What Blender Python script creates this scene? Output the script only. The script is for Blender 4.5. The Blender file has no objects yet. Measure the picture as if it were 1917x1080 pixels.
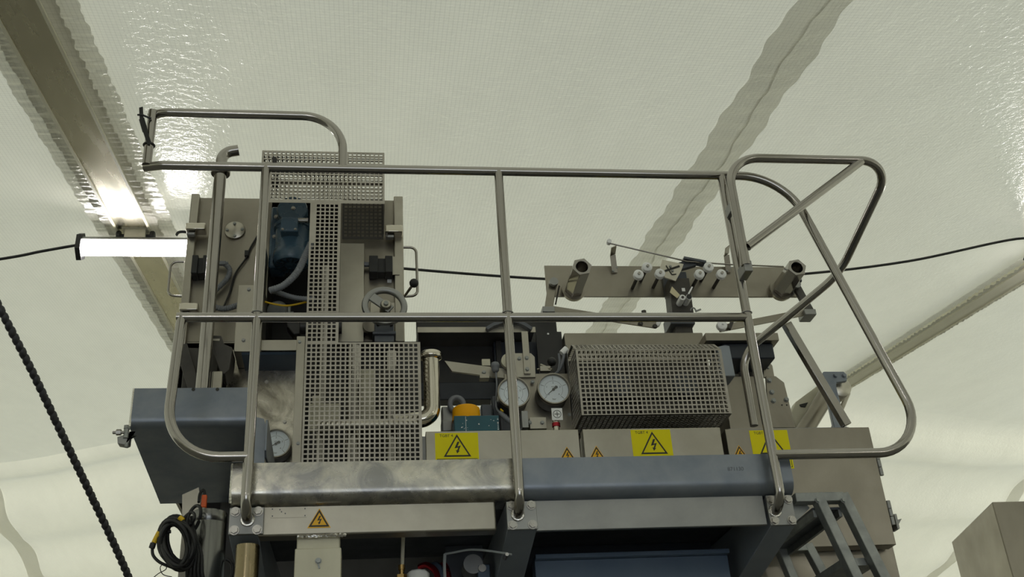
import bpy, bmesh, math, random
from mathutils import Vector, Matrix
random.seed(7)
S = bpy.context.scene
COL = S.collection

# ------------------------------------------------------------------ camera
F, CX, CY = 1990.0, 958.5, 540.0
AX = Vector((0.99125, 0.00259, 0.13196))
CAM = Vector((0, 0, 1.6))
UPC = Vector((-252, -3690, F)).normalized()
XC = Vector((14940, 50, F)); XC = (XC - XC.dot(UPC) * UPC).normalized()
YC = UPC.cross(XC)
cd = bpy.data.cameras.new('camera'); cam = bpy.data.objects.new('camera', cd); COL.objects.link(cam)
cd.sensor_width = 36.0; cd.lens = 36.0 * F / 1917.0; cd.clip_start = 0.02; cd.clip_end = 200
# camera axes (right, up, back) in the world
cr = Vector((XC.x, YC.x, UPC.x)); cu = -Vector((XC.y, YC.y, UPC.y)); cb = -Vector((XC.z, YC.z, UPC.z))
cam.matrix_world = Matrix(((cr.x, cu.x, cb.x, CAM.x), (cr.y, cu.y, cb.y, CAM.y), (cr.z, cu.z, cb.z, CAM.z), (0, 0, 0, 1)))
S.camera = cam

# ------------------------------------------------------------------ light
wd = bpy.data.worlds.new('overcast_sky'); S.world = wd; wd.use_nodes = True
bg = wd.node_tree.nodes['Background']; bg.inputs[0].default_value = (0.86, 0.93, 1.0, 1); bg.inputs[1].default_value = 1.9
sl = bpy.data.lights.new('sun', 'SUN'); sl.energy = 7.0; sl.angle = 0.3; sl.color = (1.0, 0.97, 0.88)
sun = bpy.data.objects.new('sun', sl); COL.objects.link(sun); sun.location = (0, 30, 40)
sun.rotation_euler = (math.radians(-69), 0, math.radians(-14))
S.view_settings.view_transform = 'Standard'; S.view_settings.look = 'None'
S.view_settings.exposure = -0.08; S.view_settings.gamma = 1.0; S.view_settings.use_curve_mapping = False

# ------------------------------------------------------------------ measuring helpers
def ray(px, py):
    d = Vector((px - CX, py - CY, F))
    return Vector((XC.dot(d), YC.dot(d), UPC.dot(d)))
def W(px, py, Y):
    d = ray(px, py); return CAM + d * (Y / d.y)
def WZ(px, py, z):
    d = ray(px, py); return CAM + d * ((z - CAM.z) / d.z)
def WX(px, py, x):
    d = ray(px, py); return CAM + d * (x / d.x)
def R(tl, br, Y):
    a, b = W(*tl, Y), W(*br, Y)
    return a.x, b.x, b.z, a.z

# ------------------------------------------------------------------ mesh helpers
ORG = {}
class MB:
    def __init__(s): s.v, s.f, s.sm = [], [], []
    def add(s, vs, fs, smooth=False):
        o = len(s.v); s.v += [Vector(v) for v in vs]
        for f in fs: s.f.append([i + o for i in f]); s.sm.append(smooth)
        return s
    def box(s, x0, x1, y0, y1, z0, z1):
        if x0 > x1: x0, x1 = x1, x0
        if y0 > y1: y0, y1 = y1, y0
        if z0 > z1: z0, z1 = z1, z0
        return s.add([(x0,y0,z0),(x1,y0,z0),(x1,y1,z0),(x0,y1,z0),(x0,y0,z1),(x1,y0,z1),(x1,y1,z1),(x0,y1,z1)],
              [(0,3,2,1),(4,5,6,7),(0,1,5,4),(1,2,6,5),(2,3,7,6),(3,0,4,7)])
    def pbox(s, tl, br, Y, depth):
        x0, x1, z0, z1 = R(tl, br, Y); return s.box(x0, x1, Y, Y + depth, z0, z1)
    def bar(s, a, b, w, t, up=(0, 1, 0)):
        """beam of width w and thickness t (t along up) between two points"""
        a, b = Vector(a), Vector(b); d = (b - a).normalized(); u = Vector(up); u = (u - u.dot(d) * d).normalized(); n = d.cross(u)
        vs = [p + n * (sw * w / 2) + u * (st * t / 2) for p in (a, b) for sw, st in ((-1,-1),(1,-1),(1,1),(-1,1))]
        return s.add(vs, [(3,2,1,0),(4,5,6,7),(0,1,5,4),(1,2,6,5),(2,3,7,6),(3,0,4,7)])
    def prism(s, poly, axis, a, b):
        """extrude a 2-D polygon along axis from a to b; poly given in the two other axes in order"""
        n = len(poly); ax = 'xyz'.index(axis)
        def mk(p, t):
            l = list(p); l.insert(ax, t); return l
        vs = [mk(p, a) for p in poly] + [mk(p, b) for p in poly]
        fs = [tuple(range(n))[::-1], tuple(range(n, 2 * n))] + [(i, (i + 1) % n, n + (i + 1) % n, n + i) for i in range(n)]
        return s.add(vs, fs)
    def cyl(s, a, b, r0, r1=None, n=20, caps=True):
        r1 = r0 if r1 is None else r1
        a, b = Vector(a), Vector(b); d = (b - a).normalized()
        u = d.orthogonal().normalized(); w = d.cross(u)
        o = len(s.v)
        for p, r in ((a, r0), (b, r1)):
            for i in range(n):
                t = 2 * math.pi * i / n; s.v.append(p + (u * math.cos(t) + w * math.sin(t)) * r)
        for i in range(n):
            s.f.append([o + i, o + (i + 1) % n, o + n + (i + 1) % n, o + n + i]); s.sm.append(True)
        if caps:
            s.f.append([o + i for i in range(n)][::-1]); s.sm.append(False)
            s.f.append([o + n + i for i in range(n)]); s.sm.append(False)
        return s
    def tube(s, pts, r, n=14, caps=True, closed=False):
        pts = [Vector(p) for p in pts]; m = len(pts); o = len(s.v)
        rs = r if isinstance(r, (list, tuple)) else [r] * m
        u = None
        for k in range(m):
            if closed: t = (pts[(k + 1) % m] - pts[k - 1]).normalized()
            else: t = (pts[min(k + 1, m - 1)] - pts[max(k - 1, 0)]).normalized()
            u = t.orthogonal().normalized() if u is None else (u - u.dot(t) * t).normalized()
            w = t.cross(u)
            for i in range(n):
                a = 2 * math.pi * i / n; s.v.append(pts[k] + (u * math.cos(a) + w * math.sin(a)) * rs[k])
        for k in range(m if closed else m - 1):
            k2 = (k + 1) % m
            for i in range(n):
                j = (i + 1) % n
                s.f.append([o + k * n + i, o + k * n + j, o + k2 * n + j, o + k2 * n + i]); s.sm.append(True)
        if caps and not closed:
            s.f.append([o + i for i in range(n)][::-1]); s.sm.append(False)
            s.f.append([o + (m - 1) * n + i for i in range(n)]); s.sm.append(False)
        return s
    def lathe(s, prof, c, axis=(0, 0, 1), n=28, closed=True):
        """prof: list of (radius, distance along axis)"""
        c = Vector(c); d = Vector(axis).normalized(); u = d.orthogonal().normalized(); w = d.cross(u); o = len(s.v); m = len(prof)
        for r, h in prof:
            for i in range(n):
                t = 2 * math.pi * i / n; s.v.append(c + d * h + (u * math.cos(t) + w * math.sin(t)) * max(r, 1e-5))
        for k in range(m - 1):
            sm = True
            for i in range(n):
                j = (i + 1) % n
                s.f.append([o + k * n + i, o + k * n + j, o + (k + 1) * n + j, o + (k + 1) * n + i]); s.sm.append(sm)
        return s
    def build(s, name, mat, parent=None, bevel=0, seg=2, auto=True):
        org = ORG[parent.name] if parent else None
        if org is None:
            lo = [min(v[i] for v in s.v) for i in range(3)]; hi = [max(v[i] for v in s.v) for i in range(3)]
            org = Vector(((lo[0] + hi[0]) / 2, (lo[1] + hi[1]) / 2, lo[2]))
        me = bpy.data.meshes.new(name); me.from_pydata([v - org for v in s.v], [], s.f)
        for p, sm in zip(me.polygons, s.sm): p.use_smooth = sm
        bm = bmesh.new(); bm.from_mesh(me); bmesh.ops.recalc_face_normals(bm, faces=bm.faces); bm.to_mesh(me); bm.free()
        me.materials.append(MAT[mat]); me.update()
        o = bpy.data.objects.new(name, me); COL.objects.link(o)
        if parent: o.parent = parent
        else: o.location = org
        ORG[o.name] = org
        if bevel:
            b = o.modifiers.new('bevel', 'BEVEL'); b.width = bevel; b.segments = seg; b.limit_method = 'ANGLE'; b.angle_limit = 0.7
            for p in me.polygons: p.use_smooth = True
            me.set_sharp_from_angle(angle=0.9) if hasattr(me, 'set_sharp_from_angle') else None
        elif any(s.sm):
            me.set_sharp_from_angle(angle=0.9) if hasattr(me, 'set_sharp_from_angle') else None
        return o

def thing(name, label, cat, loc, group=None):
    o = bpy.data.objects.new(name, None); COL.objects.link(o); o.empty_display_size = 0.05
    o.location = loc; ORG[o.name] = Vector(loc); o['label'] = label; o['category'] = cat
    if group: o['group'] = group
    return o
def tag(o, label, cat, group=None):
    o['label'] = label; o['category'] = cat
    if group: o['group'] = group
    return o
def struct(o): o['kind'] = 'structure'; return o
SHARED = {}
def inst(key, maker, mat, name, parent, at, rot=None, scale=1.0):
    """place a small shared-mesh part at a world point (parent must be a thing or its part)"""
    if key not in SHARED:
        b = MB(); maker(b); me = bpy.data.meshes.new(name); me.from_pydata(b.v, [], b.f)
        for p, sm in zip(me.polygons, b.sm): p.use_smooth = sm
        bm = bmesh.new(); bm.from_mesh(me); bmesh.ops.recalc_face_normals(bm, faces=bm.faces); bm.to_mesh(me); bm.free()
        if any(b.sm) and hasattr(me, 'set_sharp_from_angle'): me.set_sharp_from_angle(angle=0.8)
        me.materials.append(MAT[mat]); SHARED[key] = me
    o = bpy.data.objects.new(name, SHARED[key]); COL.objects.link(o)
    if parent: o.parent = parent; o.location = Vector(at) - ORG[parent.name]
    else: o.location = at
    ORG[o.name] = Vector(at)
    if rot: o.rotation_euler = rot
    o.scale = (scale,) * 3
    return o
def hexbolt(b):      # head towards -Y, 1 unit = across radius
    b.cyl((0, 0, 0), (0, -0.25, 0), 1.25, n=18); b.cyl((0, -0.25, 0), (0, -0.95, 0), 1.0, 0.97, n=6); 
    for i in range(len(b.sm)): b.sm[i] = False if i >= 20 else b.sm[i]
def bolt(parent, at, r=0.009, mat='bolt_steel', name='bolt', rz=0, spin=None):
    o = inst('hex' + mat, hexbolt, mat, name, parent, at, (0, random.uniform(0, 1) if spin is None else spin, rz), r); return o
def fillet(pts, rad, n=8):
    pts = [Vector(p) for p in pts]; out = [pts[0]]
    rads = rad if isinstance(rad, (list, tuple)) else [rad] * (len(pts) - 2)
    for k in range(1, len(pts) - 1):
        a, p, c = pts[k - 1], pts[k], pts[k + 1]; u = (a - p).normalized(); v = (c - p).normalized(); r = rads[k - 1]
        ang = u.angle(v)
        if r <= 0 or abs(ang - math.pi) < 1e-3: out.append(p); continue
        d = min(r / math.tan(ang / 2), 0.49 * (a - p).length if k > 1 else 0.98 * (a - p).length, 0.49 * (c - p).length if k < len(pts) - 2 else 0.98 * (c - p).length)
        rr = d * math.tan(ang / 2); bis = (u + v).normalized(); cen = p + bis * (rr / math.sin(ang / 2))
        s0 = (p + u * d) - cen; s1 = (p + v * d) - cen; th = s0.angle(s1)
        for i in range(n + 1):
            t = i / n; out.append(cen + (s0 * math.sin((1 - t) * th) + s1 * math.sin(t * th)) / math.sin(th))
    out.append(pts[-1]); return out
def spline(pts, n=8):
    pts = [Vector(p) for p in pts]; out = []
    for k in range(len(pts) - 1):
        p0 = pts[max(k - 1, 0)]; p1 = pts[k]; p2 = pts[k + 1]; p3 = pts[min(k + 2, len(pts) - 1)]
        for i in range(n):
            t = i / n
            out.append(0.5 * ((2 * p1) + (p2 - p0) * t + (2 * p0 - 5 * p1 + 4 * p2 - p3) * t * t + (3 * p1 - p0 - 3 * p2 + p3) * t ** 3))
    out.append(pts[-1]); return out
def ribbed(b, pts, r, pitch=0.008, depth=0.18, n=10):
    """corrugated hose along a path"""
    P = spline(pts, 12); L = [0]
    for i in range(1, len(P)): L.append(L[-1] + (P[i] - P[i - 1]).length)
    m = max(4, int(L[-1] / pitch) * 2); q = []; rr = []; k = 0
    for i in range(m + 1):
        t = L[-1] * i / m
        while k < len(L) - 2 and L[k + 1] < t: k += 1
        f = (t - L[k]) / max(L[k + 1] - L[k], 1e-9); q.append(P[k].lerp(P[k + 1], f)); rr.append(r * (1 if i % 2 else 1 - depth))
    b.tube(q, rr, n)

# ------------------------------------------------------------------ materials
MAT = {}
def newmat(name):
    m = bpy.data.materials.new(name); m.use_nodes = True; nt = m.node_tree; MAT[name] = m
    return m, nt, nt.nodes['Principled BSDF']
def coords(nt, scale=(1, 1, 1)):
    tc = nt.nodes.new('ShaderNodeTexCoord'); mp = nt.nodes.new('ShaderNodeMapping'); mp.inputs['Scale'].default_value = scale
    g = nt.nodes.new('ShaderNodeNewGeometry'); nt.links.new(g.outputs['Position'], mp.inputs['Vector']); nt.nodes.remove(tc); return mp.outputs[0]
def noise(nt, vec, scale, detail=3, rough=0.55, dist=0.0):
    n = nt.nodes.new('ShaderNodeTexNoise'); n.inputs['Scale'].default_value = scale; n.inputs['Detail'].default_value = detail
    n.inputs['Roughness'].default_value = rough; n.inputs['Distortion'].default_value = dist; nt.links.new(vec, n.inputs['Vector']); return n.outputs['Fac']
def ramp(nt, fac, stops):
    r = nt.nodes.new('ShaderNodeValToRGB'); nt.links.new(fac, r.inputs[0]); e = r.color_ramp.elements
    while len(e) < len(stops): e.new(0.5)
    for el, (p, c) in zip(e, stops): el.position = p; el.color = (*c, 1) if len(c) == 3 else c
    return r.outputs[0]
def maprange(nt, fac, a, b, c, d):
    r = nt.nodes.new('ShaderNodeMapRange'); nt.links.new(fac, r.inputs[0])
    for i, v in enumerate((a, b, c, d)): r.inputs[i + 1].default_value = v
    return r.outputs[0]
def bumpn(nt, h, strength, dist, to):
    b = nt.nodes.new('ShaderNodeBump'); b.inputs['Strength'].default_value = strength; b.inputs['Distance'].default_value = dist
    nt.links.new(h, b.inputs['Height']); nt.links.new(b.outputs[0], to)
def surf(name, c0, c1=None, rough=(0.4, 0.5), metal=0.0, nscale=6, spec=0.5, stretch=(1, 1, 1), bump=0, bscale=200, coat=0, lo=0.32, dist=0.4):
    m, nt, p = newmat(name); c1 = c1 or c0
    v = coords(nt, stretch); n1 = noise(nt, v, nscale, 5, 0.6, dist)
    nt.links.new(ramp(nt, n1, [(lo, c0), (1 - lo, c1)]), p.inputs['Base Color'])
    n2 = noise(nt, v, nscale * 2.3, 4); nt.links.new(maprange(nt, n2, 0.3, 0.7, rough[0], rough[1]), p.inputs['Roughness'])
    p.inputs['Metallic'].default_value = metal; p.inputs['Specular IOR Level'].default_value = spec; p.inputs['Coat Weight'].default_value = coat
    if bump: bumpn(nt, noise(nt, coords(nt, stretch), bscale, 2), bump, 0.002, p.inputs['Normal'])
    return m

surf('tube_steel', (0.33, 0.312, 0.285), (0.38, 0.36, 0.332), (0.12, 0.18), 1.0, 3)
surf('panel_steel', (0.345, 0.322, 0.272), (0.44, 0.412, 0.355), (0.30, 0.46), 1.0, 3.5)
surf('panel_steel_warm', (0.25, 0.228, 0.19), (0.33, 0.303, 0.255), (0.30, 0.42), 1.0, 3.0)
surf('panel_smeared', (0.22, 0.20, 0.165), (0.62, 0.58, 0.50), (0.14, 0.36), 1.0, 5, lo=0.40, dist=1.0)
surf('panel_light', (0.54, 0.51, 0.44), (0.62, 0.59, 0.51), (0.3, 0.42), 1.0, 5)
surf('canister_steel', (0.17, 0.17, 0.165), (0.21, 0.21, 0.20), (0.2, 0.27), 1.0, 3)
surf('mesh_steel', (0.35, 0.325, 0.285), (0.44, 0.41, 0.365), (0.32, 0.48), 0.9, 8)
surf('polished_steel', (0.58, 0.54, 0.46), (0.64, 0.60, 0.52), (0.07, 0.13), 1.0, 5)
surf('grey_steel', (0.26, 0.26, 0.255), (0.33, 0.33, 0.32), (0.38, 0.5), 0.75, 5)
surf('bolt_steel', (0.36, 0.345, 0.315), (0.43, 0.41, 0.38), (0.25, 0.36), 1.0, 40)
surf('galvanised', (0.23, 0.24, 0.235), (0.35, 0.36, 0.345), (0.38, 0.55), 0.75, 14)
surf('mill_steel', (0.17, 0.195, 0.235), (0.25, 0.27, 0.30), (0.30, 0.42), 0.6, 6)
surf('mill_ground', (0.265, 0.26, 0.25), (0.53, 0.50, 0.425), (0.16, 0.40), 0.95, 7, stretch=(1, 1, 1.3), lo=0.36, dist=1.4)
surf('mill_dark', (0.075, 0.082, 0.095), (0.11, 0.118, 0.135), (0.34, 0.48), 0.4, 4)
surf('bracket_paint', (0.27, 0.30, 0.34), (0.31, 0.34, 0.38), (0.36, 0.45), 0.4, 4)
surf('blue_paint', (0.085, 0.125, 0.185), (0.11, 0.15, 0.21), (0.30, 0.40), 0.2, 4)
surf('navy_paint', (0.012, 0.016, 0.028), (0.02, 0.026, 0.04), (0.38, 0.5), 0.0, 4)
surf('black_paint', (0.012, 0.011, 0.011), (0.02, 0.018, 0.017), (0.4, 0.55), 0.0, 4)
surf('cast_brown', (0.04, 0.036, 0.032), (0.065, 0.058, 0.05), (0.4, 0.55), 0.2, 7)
surf('motor_blue', (0.045, 0.085, 0.125), (0.055, 0.10, 0.145), (0.22, 0.32), 0.0, 6)
surf('teal_paint', (0.008, 0.075, 0.105), (0.012, 0.09, 0.12), (0.3, 0.45), 0.0, 12)
surf('ochre_plastic', (0.80, 0.36, 0.0), (0.84, 0.39, 0.0), (0.4, 0.5), 0.0, 8, spec=0.2)
surf('black_rubber', (0.010, 0.010, 0.010), (0.016, 0.016, 0.016), (0.45, 0.6), 0.0, 10)
surf('grey_plastic', (0.17, 0.18, 0.20), (0.20, 0.21, 0.23), (0.4, 0.5), 0.0, 10)
surf('white_plastic', (0.80, 0.80, 0.80), (0.85, 0.85, 0.85), (0.3, 0.4), 0.0, 10)
surf('beige_paint', (0.50, 0.47, 0.36), (0.57, 0.54, 0.42), (0.35, 0.5), 0.1, 6)
surf('clamp_cream', (0.62, 0.58, 0.45), (0.72, 0.68, 0.55), (0.4, 0.5), 0.0, 16)
surf('yellow_vinyl', (0.76, 0.66, 0.0), (0.78, 0.68, 0.0), (0.4, 0.5), 0.0, 6, spec=0.25)
surf('amber_vinyl', (0.80, 0.42, 0.005), (0.82, 0.45, 0.005), (0.35, 0.45), 0.0, 6)
surf('black_ink', (0.012, 0.012, 0.008), None, (0.4, 0.5), 0.0, 6)
surf('orange_plastic', (0.75, 0.11, 0.015), (0.78, 0.13, 0.02), (0.3, 0.4), 0.0, 6)
surf('red_metal', (0.35, 0.02, 0.03), (0.4, 0.03, 0.04), (0.2, 0.3), 0.8, 6)
surf('yellow_cable', (0.75, 0.48, 0.01), None, (0.4, 0.5), 0.0, 6)
surf('copper_tube', (0.24, 0.195, 0.115), (0.30, 0.245, 0.15), (0.22, 0.34), 1.0, 6)
surf('brass', (0.5, 0.33, 0.13), (0.42, 0.28, 0.11), (0.25, 0.35), 1.0, 12)
surf('dial_white', (0.84, 0.88, 0.95), None, (0.5, 0.6), 0.0, 6)
surf('weld', (0.55, 0.53, 0.48), (0.8, 0.78, 0.74), (0.15, 0.3), 1.0, 90, bump=0.6, bscale=160)
surf('concrete', (0.16, 0.157, 0.15), (0.21, 0.205, 0.195), (0.6, 0.8), 0.0, 2)
surf('rope_black', (0.014, 0.014, 0.015), (0.02, 0.02, 0.022), (0.42, 0.55), 0.0, 10)
surf('tie_grey', (0.30, 0.32, 0.33), None, (0.4, 0.5), 0.0, 10)
surf('paper_tan', (0.62, 0.55, 0.36), None, (0.5, 0.6), 0.0, 10)
# aluminium of the tent rafters: drawn along their length
surf('rafter_alu', (0.50, 0.465, 0.36), (0.58, 0.545, 0.43), (0.22, 0.30), 0.8, 2.5, stretch=(3, 0.4, 3))
surf('rafter_alu_pale', (0.84, 0.80, 0.64), (0.90, 0.87, 0.72), (0.3, 0.45), 0.0, 3, stretch=(3, 0.4, 3))

def fabric(name, trans, diff, gloss, weave=True):
    m = bpy.data.materials.new(name); m.use_nodes = True; nt = m.node_tree; MAT[name] = m; nt.nodes.clear()
    out = nt.nodes.new('ShaderNodeOutputMaterial')
    v = coords(nt); big = noise(nt, v, 0.7, 3)
    tr = nt.nodes.new('ShaderNodeBsdfTranslucent'); df = nt.nodes.new('ShaderNodeBsdfDiffuse'); gl = nt.nodes.new('ShaderNodeBsdfGlossy')
    sep = nt.nodes.new('ShaderNodeSeparateXYZ'); nt.links.new(v, sep.inputs[0])
    def lines(sock, freq):
        a = nt.nodes.new('ShaderNodeMath'); a.operation = 'MULTIPLY'; a.inputs[1].default_value = freq; nt.links.new(sock, a.inputs[0])
        b = nt.nodes.new('ShaderNodeMath'); b.operation = 'SINE'; nt.links.new(a.outputs[0], b.inputs[0])
        return maprange(nt, b.outputs[0], 0.55, 1.0, 1.0, 0.91)
    lx = lines(sep.outputs[0], 2 * math.pi / 0.020); ly = lines(sep.outputs[1], 2 * math.pi / 0.020)
    mul = nt.nodes.new('ShaderNodeMath'); mul.operation = 'MULTIPLY'; nt.links.new(lx, mul.inputs[0]); nt.links.new(ly, mul.inputs[1])
    stain = maprange(nt, noise(nt, coords(nt, (1, 0.35, 1)), 3.5, 6, 0.7), 0.35, 0.75, 1.0, 0.93)
    mul2 = nt.nodes.new('ShaderNodeMath'); mul2.operation = 'MULTIPLY'; nt.links.new(mul.outputs[0], mul2.inputs[0]); nt.links.new(stain, mul2.inputs[1])
    for node, c in ((tr, trans), (df, diff)):
        mx = nt.nodes.new('ShaderNodeMix'); mx.data_type = 'RGBA'; mx.blend_type = 'MULTIPLY'; mx.inputs[0].default_value = 1.0
        mx.inputs[6].default_value = (*c, 1); cmb = nt.nodes.new('ShaderNodeCombineColor')
        for i in range(3): nt.links.new(mul2.outputs[0], cmb.inputs[i])
        nt.links.new(cmb.outputs[0], mx.inputs[7]); nt.links.new(mx.outputs[2], node.inputs['Color'])
    ad = nt.nodes.new('ShaderNodeAddShader'); nt.links.new(tr.outputs[0], ad.inputs[0]); nt.links.new(df.outputs[0], ad.inputs[1])
    gl.inputs['Roughness'].default_value = 0.16; gl.inputs['Color'].default_value = (0.9, 0.9, 0.88, 1)
    b = nt.nodes.new('ShaderNodeBump'); b.inputs['Strength'].default_value = 0.45; b.inputs['Distance'].default_value = 0.014
    nt.links.new(noise(nt, v, 26, 3, 0.6, 0.6), b.inputs['Height']); nt.links.new(b.outputs[0], gl.inputs['Normal'])
    fr = nt.nodes.new('ShaderNodeFresnel'); fr.inputs[0].default_value = 1.35
    ms = nt.nodes.new('ShaderNodeMath'); ms.operation = 'MULTIPLY'; ms.inputs[1].default_value = gloss; nt.links.new(fr.outputs[0], ms.inputs[0])
    mix = nt.nodes.new('ShaderNodeMixShader'); nt.links.new(ms.outputs[0], mix.inputs[0]); nt.links.new(ad.outputs[0], mix.inputs[1]); nt.links.new(gl.outputs[0], mix.inputs[2])
    nt.links.new(mix.outputs[0], out.inputs[0])
fabric('tent_fabric', (0.235, 0.232, 0.186), (0.50, 0.49, 0.415), 0.22)
fabric('tent_double', (0.60, 0.595, 0.565), (0.24, 0.235, 0.215), 0.22)
fabric('tent_triple', (0.44, 0.43, 0.40), (0.22, 0.215, 0.195), 0.22)

m, nt, p = newmat('lamp_glow'); p.inputs['Base Color'].default_value = (0.9, 0.9, 0.9, 1)
p.inputs['Emission Color'].default_value = (1, 0.97, 0.95, 1); p.inputs['Emission Strength'].default_value = 30
m = bpy.data.materials.new('gauge_glass'); m.use_nodes = True; nt = m.node_tree; MAT['gauge_glass'] = m; nt.nodes.clear()
o_ = nt.nodes.new('ShaderNodeOutputMaterial'); tr_ = nt.nodes.new('ShaderNodeBsdfTransparent'); gl_ = nt.nodes.new('ShaderNodeBsdfGlossy'); mx_ = nt.nodes.new('ShaderNodeMixShader')
tr_.inputs[0].default_value = (0.97, 0.98, 0.98, 1); gl_.inputs['Roughness'].default_value = 0.03; mx_.inputs[0].default_value = 0.06
nt.links.new(tr_.outputs[0], mx_.inputs[1]); nt.links.new(gl_.outputs[0], mx_.inputs[2]); nt.links.new(mx_.outputs[0], o_.inputs[0])

# ================================================================== TENT (setting)
H0, SL = 4.30, 0.15
def roofz(y): return H0 + SL * y
RIDGE = [(-12, 14.5), (-9, 14.2), (-4.3, 12.6), (-2.6, 11.7), (1.2, 10.4), (5.1, 10.2), (6.4, 10.8), (7.9, 11.3), (12, 12.4), (14, 12.8)]
def ridgeY(x):
    for (a, ya), (b, yb) in zip(RIDGE, RIDGE[1:]):
        if a <= x <= b:
            t = (x - a) / (b - a); t2 = t * t * (3 - 2 * t) * 0.4 + t * 0.6; return ya + (yb - ya) * t2
    return 12.5
b = MB(); b.box(-12, 14, -9, 24, -0.2, 0); struct(b.build('floor', 'concrete'))
XS = [-12 + 26 * i / 104 for i in range(105)]
b = MB(); NY = 60
vs = []
for x in XS:
    yr = ridgeY(x)
    for j in range(NY + 1):
        t = j / NY; y = -9 + (yr + 9) * t
        sag = -0.05 * math.cos((x - 1.675) / 3.075 * math.pi) * min(1, (y + 9) / 4) - 0.05
        vs.append((x, y, roofz(y) + sag + 0.004 * math.sin(3.1 * x + 2.2 * y)))
fs = [(i * (NY + 1) + j, i * (NY + 1) + j + 1, (i + 1) * (NY + 1) + j + 1, (i + 1) * (NY + 1) + j) for i in range(len(XS) - 1) for j in range(NY)]
b.add(vs, fs, True); ceil = struct(b.build('ceiling', 'tent_fabric'))
# far slope beyond the ridge, with slack horizontal folds
def farz(x, y):
    yr = ridgeY(x); z0 = roofz(yr) + (-0.05 * math.cos((x - 1.675) / 3.075 * math.pi) - 0.05) + 0.004 * math.sin(3.1 * x + 2.2 * yr); d = y - yr
    fold = 0.13 * math.sin(d * 3.8 + 0.5 * math.sin(x * 0.5) + 0.25 * x) * math.exp(-d * 0.4) * min(1, d * 2) + 0.03 * math.sin(d * 7 + x * 0.8) * math.exp(-d * 0.5) * min(1, d)
    return z0 - 0.14 * d - 0.012 * d * d * 0.3 + fold
b = MB(); NF = 90; vs = []
for x in XS:
    yr = ridgeY(x)
    for j in range(NF + 1): y = yr + (22 - yr) * j / NF; vs.append((x, y, farz(x, y)))
b.add(vs, [(i * (NF + 1) + j, i * (NF + 1) + j + 1, (i + 1) * (NF + 1) + j + 1, (i + 1) * (NF + 1) + j) for i in range(len(XS) - 1) for j in range(NF)], True)
far = struct(b.build('wall_back', 'tent_fabric'))
b = MB(); b.box(-12, 14, 22, 22.03, 0, 5.2); struct(b.build('wall_far', 'tent_fabric'))
b = MB(); b.add([(-12, -9, 0), (-12, 22, 0), (-12, 22, 4.4), (-12, 14.5, 6.5), (-12, -9, 2.9)], [(0, 1, 2, 3, 4)]); struct(b.build('wall_left', 'tent_fabric'))
b = MB(); b.add([(14, -9, 0), (14, 22, 0), (14, 22, 4.4), (14, 12.8, 6.2), (14, -9, 2.9)], [(0, 1, 2, 3, 4)]); struct(b.build('wall_right', 'tent_fabric'))
# entrance side behind the viewer: two wings of cloth, wide open doorway
b = MB(); b.box(-12, -4.0, -9.03, -9, 0, 2.95); b.box(4.5, 14, -9.03, -9, 0, 2.95); struct(b.build('wall_front', 'tent_fabric'))

# rafters with their keder pockets
def rafter(n, xc, w, mat, y0, y1, k_=1.0, hz=0.10):
    b = MB(); 
    z = lambda y: roofz(y)
    b.add([(xc + sx * w / 2, y, z(y) + dz) for y in (y0, y1) for sx, dz in ((-1, -hz), (1, -hz), (1, 0.10), (-1, 0.10))],
          [(0, 1, 2, 3), (7, 6, 5, 4), (0, 4, 5, 1), (1, 5, 6, 2), (2, 6, 7, 3), (3, 7, 4, 0)])
    o = struct(b.build('trim_%d' % n, mat))
    for sx in (-1, 1):
        xa = xc + sx * (w / 2 - 0.004); xb = xa + sx * 0.014; b = MB()
        b.add([(x, y, z(y) + dz) for y in (y0, y1) for x, dz in ((xa, -hz - 0.008), (xb, -hz - 0.008), (xb, -hz + 0.02), (xa, -hz + 0.02))],
              [(0, 1, 2, 3), (7, 6, 5, 4), (0, 4, 5, 1), (1, 5, 6, 2), (2, 6, 7, 3), (3, 7, 4, 0)])
        b.build('track_lip', 'rafter_alu_pale', o)
    for sx in (-1, 1):
        for layer, (wa, wb, amp, dz0, matn) in enumerate(((0.010, 0.010 + 0.055 * k_, 0.006, -hz + 0.015, 'tent_triple'), (0.045 * k_, 0.14 * k_, 0.004, -hz + 0.030, 'tent_double'))):
            s = MB(); vs = []; N = int((y1 - y0) / 0.012)
            for i in range(N + 1):
                y = y0 + (y1 - y0) * i / N
                rip = math.sin(y * 83 + 3 * math.sin(y * 2.3)) * (0.6 + 0.4 * math.sin(y * 5.1 + sx)) + 0.6 * math.sin(y * 131 + sx + 2 * math.sin(y * 6.7))
                e = 0.004 * math.sin(y * 23 + 2 * math.sin(y * 3.7)) + 0.003 * math.sin(y * 83 + 3 * math.sin(y * 2.3))
                for k in range(4):
                    t = k / 3; xx = xc + sx * (w / 2 + wa + (wb - wa) * t + e * t)
                    vs.append((xx, y, z(y) + dz0 - 0.012 * (layer == 0) + amp * rip * (0.3 + 0.7 * (1 - t if layer else t))))
            s.add(vs, [(i * 4 + k, i * 4 + k + 1, (i + 1) * 4 + k + 1, (i + 1) * 4 + k) for i in range(N) for k in range(3)], True)
            s.build('fabric_welt', matn, o)
    return o
rafter(1, -1.40, 0.185, 'rafter_alu', -9, 11.0)
rafter(2, 4.79, 0.15, 'rafter_alu_pale', -9, 10.2, 0.7, 0.07)
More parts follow.
